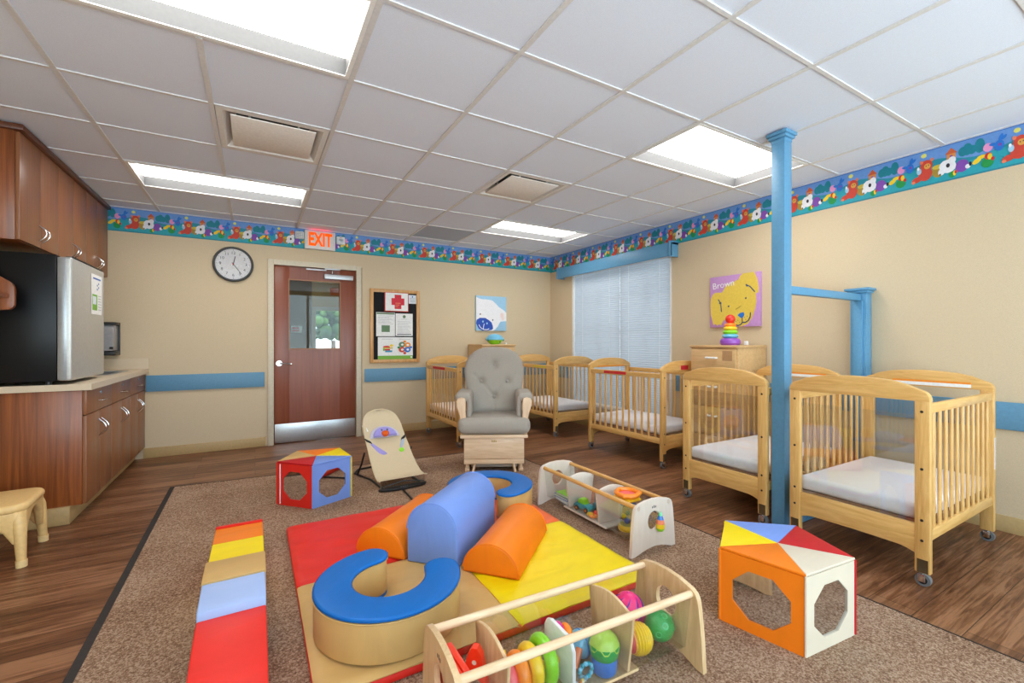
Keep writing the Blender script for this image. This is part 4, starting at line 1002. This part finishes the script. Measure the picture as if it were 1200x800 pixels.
# right compartment balls
o = near('striped_ball', 'pink ball with purple swirl stripes in the front toy bin', .285, .040)
m = MB(); m.sph((0, 0, .052), .052, PINK, 28)
for k in range(7):
    m.tube([(.0516 * cos(2 * pi * k / 7 + q * .14) * cos(q * .2), .0516 * sin(2 * pi * k / 7 + q * .14) * cos(q * .2), .052 + .0516 * sin(q * .2)) for q in range(-5, 6)], [.0008 + .005 * (1 - abs(q) / 5.2) for q in range(-5, 6)], T_VIOLET, 6)
m.M = Matrix.Identity(4); m.build('shell', o); MB().sph((0, 0, .102), .006, T_MAG, 8).build('valve', o)
o.location.z = .122
o = near('magenta_ball', 'small magenta ball behind the green ball in the front toy bin', .372, .055)
MB().sph((0, 0, .027), .027, T_MAG).build('shell', o); MB().torus((0, 0, .027), .0265, .002, PINK, 'y').build('seam_band', o)
o = near('green_ball', 'translucent green ball with dimples in the front toy bin', .378, -.022)
m = MB(); m.sph((0, 0, .052), .052, T_GRN, 28); m.build('shell', o)
for a, e in ((-1.9, .5), (-1.1, .2), (-1.5, 1.1), (-.4, .6), (-2.4, -.1)):
    c_ = Vector((cos(a) * cos(e), sin(a) * cos(e), sin(e))); M = Matrix.Translation(Vector((0, 0, .052)) + c_ * .0505) @ c_.to_track_quat('Z', 'Y').to_matrix().to_4x4()
    MB().lathe([(0, 0), (.012, 0), (.012, .002), (.009, .0022), (.007, .0005), (0, .0003)], toy('green_dimple', (80, 200, 126), .2), 16, M).build('dimple', o)
o.location.z = .062
o = near('ribbed_ball', 'yellow ribbed ball with a red inner side in the front toy bin', .262, -.036, rz=-12)
m = MB()
prof = []
for k in range(41):
    x = -.030 + .080 * k / 40; r = math.sqrt(max(0, .051 ** 2 - (x) ** 2)); prof.append((r + .0018 * cos(2 * pi * k / 5), x))
m.lathe(prof, T_YEL, 28, Matrix.Translation((0, 0, .0525)) @ Matrix.Rotation(pi / 2, 4, 'Y')); m.build('ribbed_half', o)
MB().sph((-.021, 0, .0525), (.026, .044, .044), T_CORAL).build('inner_half', o)
# far bin: books, vehicles, lantern toy, hanging drop
for k, (mt_, dz, ox, lab) in enumerate(((C['paper2'], 0, .0, 'white board book at the bottom of the pile in the birch toy bin'), (T_BLU, .018, .012, 'blue edged board book in the middle of the pile in the birch toy bin'), (T_LIME, .036, -.008, 'green covered board book on top of the pile in the birch toy bin'))):
    o = far('board_book', lab, .30 + ox, -.005, .0575 + dz, 4 * k - 4, 'board books in the birch bin', 'book')
    MB().box(-.075, .075, -.07, .07, 0, .0025, mt_, .0008).box(-.075, .075, -.07, .07, .0145, .017, mt_, .0008).box(-.077, -.0735, -.07, .07, 0, .017, mt_, .0008).build('cover', o)
    MB().box(-.073, .073, -.067, .067, .0026, .0144, C['paper']).build('pages', o)
o = far('toy_car', 'blue and lime green toy car in the birch toy bin', .10, .03, rz=190)
MB().prism([(-.062, .014), (.062, .014), (.066, .03), (.055, .042), (.02, .046), (-.05, .048), (-.066, .034)], 'y', -.03, .03, T_TEAL, .006, 3).build('body', o)
MB().prism([(-.04, .046), (.022, .046), (.010, .072), (-.005, .078), (-.03, .074)], 'y', -.025, .025, T_LIME, .005, 3).build('cabin', o)
for x in (-.038, .038):
    for y in (-.03, .03): MB().cyl((x, y - .006, .0165), (x, y + .006, .0165), .0165, DARK, 16).cyl((x, y - .007, .0165), (x, y + .007, .0165), .007, T_OR, 10).build('wheel', o)
o = far('teal_toy_truck', 'teal toy truck at the back of the birch toy bin middle section', .045, -.045, rz=20)
MB().box(-.035, .035, -.025, .025, .02, .055, T_TEAL, .008, 3).build('body', o); MB().box(-.018, .024, -.022, .022, .0555, .12, T_TEAL, .01, 3).build('cabin', o)
for x in (-.022, .022):
    for y in (-.026, .026): MB().cyl((x, y - .005, .015), (x, y + .005, .015), .0145, DARK, 14).build('wheel', o)
o = far('orange_link_toy', 'small orange and red linked toy beside the toy car in the birch bin', -.015, .055)
MB().torus((0, 0, .008), .018, .008, T_OR, 'z', 18, 8).build('ring', o); MB().torus((.03, .0, .010), .014, .0075, T_YEL, 'z', 18, 8).build('ring', o); MB().sph((.012, -.03, .016), .016, T_RED, 12).build('ball', o); MB().sph((-.02, -.032, .012), .012, T_LIME, 12).build('ball', o)
o = far('lantern_toy', 'lantern shaped baby toy with orange handle and yellow base in the birch bin', -.25, .0)
MB().lathe([(0, 0), (.048, 0), (.052, .012), (.046, .03), (0, .03)], T_YEL, 24).build('base', o)
m = MB(); m.lathe([(.040, .031), (.042, .06), (.042, .12), (.040, .148), (0, .148)], clear('lantern_tube', (.82, .92, .96), .12), 24); m.build('clear_tube', o)
MB().sph((0, 0, .05), .018, T_BLU, 12).sph((.014, .014, .075), .014, T_YEL, 12).sph((-.012, .01, .10), .013, T_TEAL, 12).build('fillings', o)
MB().lathe([(0, .149), (.046, .149), (.046, .17), (.03, .176), (0, .176)], T_BLU, 24).build('collar', o)
m = MB(); m.prism([(-.06, .1765), (.06, .1765), (.066, .186), (.05, .196), (-.05, .196), (-.066, .186)], 'y', -.05, .05, T_YEL, .008, 3); m.build('cap', o)
tri = [(.062 * cos(a), .062 * sin(a), .212) for a in [2 * pi * k / 24 for k in range(24)]]
tri = [(x * (1.15 if k % 8 < 1 else 1), y * (1.15 if k % 8 < 1 else 1), z) for k, (x, y, z) in enumerate(tri)]
MB().tube(tri, .014, T_OR, 10, True).build('handle', o); MB().lathe([(0, .197), (.05, .197), (.044, .21), (0, .212)], T_CORAL, 24).build('cap_button', o)
o = far('drop_toy', 'rainbow drop shaped toy showing in the hole of the birch bin end', -.462, -.035, .115)
pr = [(0, 0), (.018, .006), (.026, .022), (.026, .045), (.020, .068), (.012, .088), (.005, .105), (0, .112)]
for a, b, mt_ in ((0, 2, T_LIME), (2, 3, T_YEL), (3, 4, T_PEACH), (4, 5, T_BLU), (5, 7, toy('mint', (110, 220, 170)))):
    MB().lathe([(r * .9, z) for r, z in pr[a:b + 1]], mt_, 20).build('band', o)

# ------------------------------------------------------------------ glider chair
gl = thing('glider_chair', 'grey tufted glider rocking chair with pale wooden arms', 'chair', (1.925, 3.64, CZ), radians(-28))
BL = wood('glider_birch', (216, 182, 146), (234, 204, 172), axis='x', coat=.1)
BLZ = wood('glider_birch_upright', (216, 182, 146), (234, 204, 172), axis='z', coat=.1)
MB().box(-.262, .262, -.265, -.245, .115, .298, BL, .003).box(-.262, .262, -.268, -.243, .072, .112, BL, .003).build('front_board', gl)
for s in (-1, 1): MB().box(*sorted((s * .262, s * .243)), -.245, .25, .072, .298, BL, .003).build('side_board', gl)
MB().box(-.262, .262, .25, .27, .072, .298, BL, .003).build('rear_board', gl)
for s in (-1, 1):
    rn = MB(); rn.box(*sorted((s * .255, s * .215)), -.25, .30, .002, .028, BL, .006); rn.box(*sorted((s * .25, s * .22)), -.20, -.16, .028, .30, BL, .003).box(*sorted((s * .25, s * .22)), .14, .18, .028, .30, BL, .003)
    rn.build('base_runner', gl)
    ft = MB(); ft.tube([(s * .185, -.262, .0), (s * .17, -.24, .07)], .012, BL, 8); ft.build('front_foot', gl)
MB().box(-.205, .205, -.225, .16, .03, .068, GREYF, .015, 3).build('footrest_pad', gl)
MB().box(-.294, .294, -.285, .22, .299, .326, BL, .004).build('seat_frame', gl)
mk = MB()
for q in range(4): mk.box(-.022 + .012 * q, -.016 + .012 * q, -.2662, -.2645, .262, .28 - .004 * (q % 2), C['hay'])
mk.build('maker_mark', gl)
def cushion(mb, x0, x1, y0, y1, z0, z1, mat, b=.05):
    t = bmesh.new(); bmesh.ops.create_cube(t, size=1)
    for v in t.verts: v.co = Vector(((x0 + x1) / 2 + v.co.x * (x1 - x0), (y0 + y1) / 2 + v.co.y * (y1 - y0), (z0 + z1) / 2 + v.co.z * (z1 - z0)))
    bmesh.ops.bevel(t, geom=t.edges[:], offset=b, segments=5, profile=.5, affect='EDGES'); mb.put(t, mat)
m = MB(); cushion(m, -.318, .318, -.30, .22, .327, .475, GREYF, .06); m.build('seat_cushion', gl, ang=60)
# back cushion: rounded shield, tufted, leaning back
lean = radians(13)
BM = Matrix.Translation((0, .17, .43)) @ Matrix.Rotation(-lean, 4, 'X')
btn = [(0, .475), (-.125, .315), (.125, .315), (0, .165)]
def hwid(v):
    z = v * .66
    if z < .40: return .235 + .055 * (z / .40)
    q = (z - .40) / .26; return .29 * max(0, 1 - q ** 2.5) ** .42 if q < 1 else .0
def backf(side):
    def f(u, v):
        vv = min(v, .999); z = vv * .66; hw_ = max(.012, hwid(vv)); a = (u * 2 - 1); x = a * hw_
        puff = .055 * (max(0, 1 - abs(a) ** 3.5)) ** .6 * (max(0, 1 - max(0, (v - .85) / .15) ** 2)) ** .5 * min(1, .35 + v * 8)
        if side < 0:
            dz = 0
            for bx, bz in btn:
                r2 = ((x - bx) ** 2 + (z - bz) ** 2); dz += .028 * math.exp(-r2 / .0012) + .008 * math.exp(-r2 / .010)
            for (p, q) in ((0, 0),):
                pass
            def crease(ax, az, bx, bz, w=.00016, h=.010):
                dx, dzz = bx - ax, bz - az; l2 = dx * dx + dzz * dzz; tt = max(0, min(1, ((x - ax) * dx + (z - az) * dzz) / l2)); px, pz = ax + tt * dx - x, az + tt * dzz - z
                return h * math.exp(-(px * px + pz * pz) / w)
            dz += crease(-.125, .315, 0, .165) + crease(.125, .315, 0, .165) + crease(-.125, .315, -.2, .38, h=.006) + crease(.125, .315, .2, .38, h=.006) + crease(0, .165, 0, 0, h=.007)
            return BM @ Vector((x, -.055 - puff + min(dz, .045), z))
        return BM @ Vector((x, .02 + puff * .4, z))
    return f
m = MB(); t_ = m.surf(backf(-1), 48, 56, GREYF); m.surf(backf(1), 24, 28, GREYF)
def rim(u, v):
    a = backf(-1)(0 if v < .5 else 1, 0); return a
# close the rim between front and rear skins
tb = bmesh.new(); n = 56; front, rear = backf(-1), backf(1); loop = [(0, i / n) for i in range(n + 1)] + [(1, i / n) for i in range(n, -1, -1)]
A_ = [tb.verts.new(front(*p)) for p in loop]; B_ = [tb.verts.new(rear(*p)) for p in loop]
for i in range(len(loop) - 1): tb.faces.new((A_[i], A_[i + 1], B_[i + 1], B_[i]))
m.put(tb, GREYF); m.build('back_cushion', gl, ang=70)
for bx, bz in btn:
    p = BM @ Vector((bx, -.055 - .055 + .040, bz)); MB().sph(tuple(p), (.0165, .010, .0165), GREYF, 14).build('button', gl)
for s in (-1, 1):
    m = MB(); pts = [BM @ Vector((s * .270, .0, z)) for z in (-.12, .05, .2, .35)] + [BM @ Vector((s * .268, .0, .46))]
    m.tube(pts, .016, BLZ, 10); m.build('back_stile', gl)
    pf = [(-.265, .327), (-.20, .327), (-.205, .42), (-.215, .50), (-.20, .58), (-.185, .62), (-.19, .645), (-.22, .655), (-.26, .645), (-.285, .60), (-.285, .54), (-.27, .46)]
    # wooden arm front, wide in x
    wf = [(.232, .327), (.29, .327), (.288, .42), (.305, .50), (.328, .575), (.332, .615), (.318, .64), (.285, .648), (.255, .64), (.248, .60), (.25, .52), (.24, .42)]
    MB().prism([(s * a, b) for a, b in wf], 'y', -.255, -.228, BLZ, .006, 3).build('arm_front', gl)
    MB().box(*sorted((s * .25, s * .31)), -.228, .20, .575, .60, BL, .006).build('arm_rail', gl)
    m = MB(); cushion(m, *sorted((s * .205, s * .345)), -.232, .17, .60, .685, GREYF, .036); cushion(m, *sorted((s * .200, s * .242)), -.225, .15, .47, .66, GREYF, .018); m.build('arm_pad', gl, ang=60)

# ------------------------------------------------------------------ baby bouncer
bo = thing('baby_bouncer', 'beige fabric baby bouncer with purple hanging toys in front of the door', 'bouncer', (.995, 3.40, CZ), radians(3))
SP = [(-.02, .085), (.03, .072), (.10, .080), (.18, .115), (.27, .175), (.36, .250), (.46, .325), (.54, .405), (.605, .475), (.65, .525)]
def sp(v):
    q = v * (len(SP) - 1); i = min(int(q), len(SP) - 2); f_ = q - i; a, b = SP[i], SP[i + 1]; return (a[0] + (b[0] - a[0]) * f_, a[1] + (b[1] - a[1]) * f_)
def bw2(v):
    w = .186 - .030 * v
    if v > .72: w *= math.sqrt(max(0, 1 - ((v - .72) / .285) ** 2.4))
    return max(w, .02)
def seatf(u, v):
    y, z = sp(v); a = 2 * u - 1; return Vector((a * bw2(v), y + .010 * (1 - a * a) * (v > .05), z - .022 * (1 - a * a) * min(1, v * 3)))
m = MB(); m.surf(seatf, 20, 44, OATF, thick=.006); m.build('seat_fabric', bo, ang=80)
m = MB(); L_ = [Vector((-bw2(v) - .002, *sp(v))) for v in [k / 40 for k in range(41)]]; R2_ = [Vector((bw2(v) + .002, *sp(v))) for v in [k / 40 for k in range(40, -1, -1)]]
m.tube(L_ + R2_, .0055, OATF, 8); m.build('fabric_hem', bo)
lens = arc(0, 0, .19, 180, 360, 20, .052) + arc(0, 0, .19, 0, 180, 20, .016)[1:-1]
MB().prism(lens, 'z', 0, .022, BLACK, .005, 3).build('foot_plate', bo)
mk = MB(); 
for k in range(4): mk.box(-.03 + .016 * k, -.02 + .016 * k, -.036, -.028, .0221, .0228, STEEL)
mk.build('maker_mark', bo)
m = MB(); m.tube([(-.17, -.002, .015), (-.175, .0, .05), (-.172, .0, .085)], .004, CHROME, 8).tube([(.17, -.002, .015), (.175, .0, .05), (.172, .0, .085)], .004, CHROME, 8).tube([(-.17, .0, .03), (.0, .0, .055), (.17, .0, .03)], .004, DARK, 8); m.build('spring_wire', bo)
m = MB(); m.tube([(-.15, .0, .010), (-.16, .30, .010), (-.23, .56, .010), (-.18, .66, .010), (.10, .70, .010), (.16, .58, .010), (.16, .30, .010), (.15, .0, .010)], .008, BLACK, 8)
m.tube([(-.22, .50, .012), (-.20, .46, .10), (-.20, .36, .22)], .008, BLACK, 8).tube([(.16, .52, .012), (.185, .46, .10), (.20, .36, .22)], .008, BLACK, 8); m.build('wire_base', bo)
m = MB(); m.tube([(-.02, -.05, .009), (-.03, -.20, .009), (-.05, -.45, .009)], .007, BLACK, 8); m.build('front_strut', bo)
LIL = fabric('lilac_plush', (168, 158, 226), None, 200); ORP = fabric('orange_plush', (240, 104, 40), None, 200)
def onseat(u, v, up=.0):
    p = seatf(u, v); n = Vector((0, -.72, .69)); return p + n * up
def patch(pts, mat, nm, th=.01, lab=None):
    m = MB(); c = onseat(.5, .66, .006)
    X = Vector((1, 0, 0)); Y = Vector((0, .69, .72)); n = X.cross(Y)
    M = Matrix(((X.x, Y.x, n.x, c.x), (X.y, Y.y, n.y, c.y), (X.z, Y.z, n.z, c.z), (0, 0, 0, 1)))
    m.prism([(a * 1.02, b * 1.02) for a, b in pts], 'z', .012, .012 + th, mat, th * .4, 3, M=M); o = m.build(nm, bo, ang=60)
    if lab: o['label'] = lab
    return o
patch(arc(0, 0, .125, 0, 180, 20, .115), fabric('pale_lilac', (206, 200, 214), None, 200), 'toy_backing', .006)
patch([(a, b + .004) for a, b in arc(0, 0, .098, 0, 180, 20, .088)], LIL, 'plush_toy', .03, 'purple plush half-round animal')
for sx in (-.025, .022): patch([(sx + a, b) for a, b in arc(0, .055, .006, 0, 330, 11)], C['ink'], 'plush_eye', .034)
patch(arc(0.0, .022, .032, 0, 345, 23, .024), ORP, 'plush_nose', .05, 'orange plush nose')
patch([(-.03, -.105), (.028, -.10), (.028, -.085), (-.03, -.09)], C['ink'], 'fabric_label', .002, 'dark woven label')
patch([(-.17, .14), (-.14, .125), (-.125, .075), (-.155, .07)], C['paper'], 'care_tag', .002, 'white care tag'); 
for s in (-1, 1): patch([(s * .13, -.03), (s * .175, .005), (s * .165, -.035), (s * .12, -.055)], BLACK, 'buckle', .02, 'black plastic buckle')
patch([(-.14, -.06), (-.12, -.05), (-.075, -.10), (-.03, -.145), (-.02, -.165), (-.05, -.175), (-.09, -.155), (-.11, -.12)], LIL, 'hanging_toy', .02, 'purple hanging fabric toy')
patch([(.155, -.05), (.13, -.04), (.10, -.10), (.095, -.14), (.12, -.15), (.135, -.12)], fabric('grey_plush', (178, 190, 206), None, 200), 'hanging_toy', .02, 'pale blue hanging fabric toy')
patch(arc(.105, -.15, .024, 0, 345, 15), T_LIME, 'hanging_toy_ball', .026, 'lime green end of the hanging toy')

# ------------------------------------------------------------------ light, world, camera
W = bpy.data.worlds.new('daylight'); SC.world = W; W.use_nodes = True
bg = W.node_tree.nodes['Background']; wt = W.node_tree; tc = wt.nodes.new('ShaderNodeTexCoord'); sx_ = wt.nodes.new('ShaderNodeSeparateXYZ'); wt.links.new(tc.outputs['Generated'], sx_.inputs[0])
mr = wt.nodes.new('ShaderNodeMapRange'); mr.inputs['From Min'].default_value = -.03; mr.inputs['From Max'].default_value = .03; wt.links.new(sx_.outputs['Z'], mr.inputs['Value'])
wt.links.new(ramp(wt, mr.outputs['Result'], [(0, (.84, .91, 1.0, 1)), (1, (.58, .68, .80, 1))]), bg.inputs['Color']); bg.inputs['Strength'].default_value = 6.5   # sky above; lower half made brighter, added to lift the ceiling
def area(name, loc, rot, sx, sy, power, col=(1, 1, 1)):
    l = bpy.data.lights.new(name, 'AREA'); l.shape = 'RECTANGLE'; l.size = sx; l.size_y = sy; l.energy = power; l.color = col
    o = bpy.data.objects.new(name, l); COL.objects.link(o); o.location = loc; o.rotation_euler = rot; return o
area('corridor_fill', (.6, 6.8, 2.42), (0, 0, 0), 1.2, .6, 4, (1, .95, .85))  # added fill light to brighten the corridor, no fixture there
cam = bpy.data.cameras.new('camera'); cam.sensor_width = 36; cam.lens = 517.6 * 36 / 1200; cam.clip_start = .05
co = bpy.data.objects.new('camera', cam); COL.objects.link(co); co.location = (0, 0, 1.15); co.rotation_euler = (pi / 2, 0, -radians(30.179)); SC.camera = co
SC.view_settings.view_transform = 'Standard'; SC.view_settings.look = 'None'; SC.view_settings.gamma = 1; SC.view_settings.use_curve_mapping = False
SC.view_settings.exposure = 0.3
SC.cycles.use_denoising = True; SC.cycles.max_bounces = 10; SC.cycles.diffuse_bounces = 5; SC.cycles.transparent_max_bounces = 16; SC.cycles.caustics_reflective = False; SC.cycles.caustics_refractive = False
SC.cycles.sample_clamp_indirect = 6
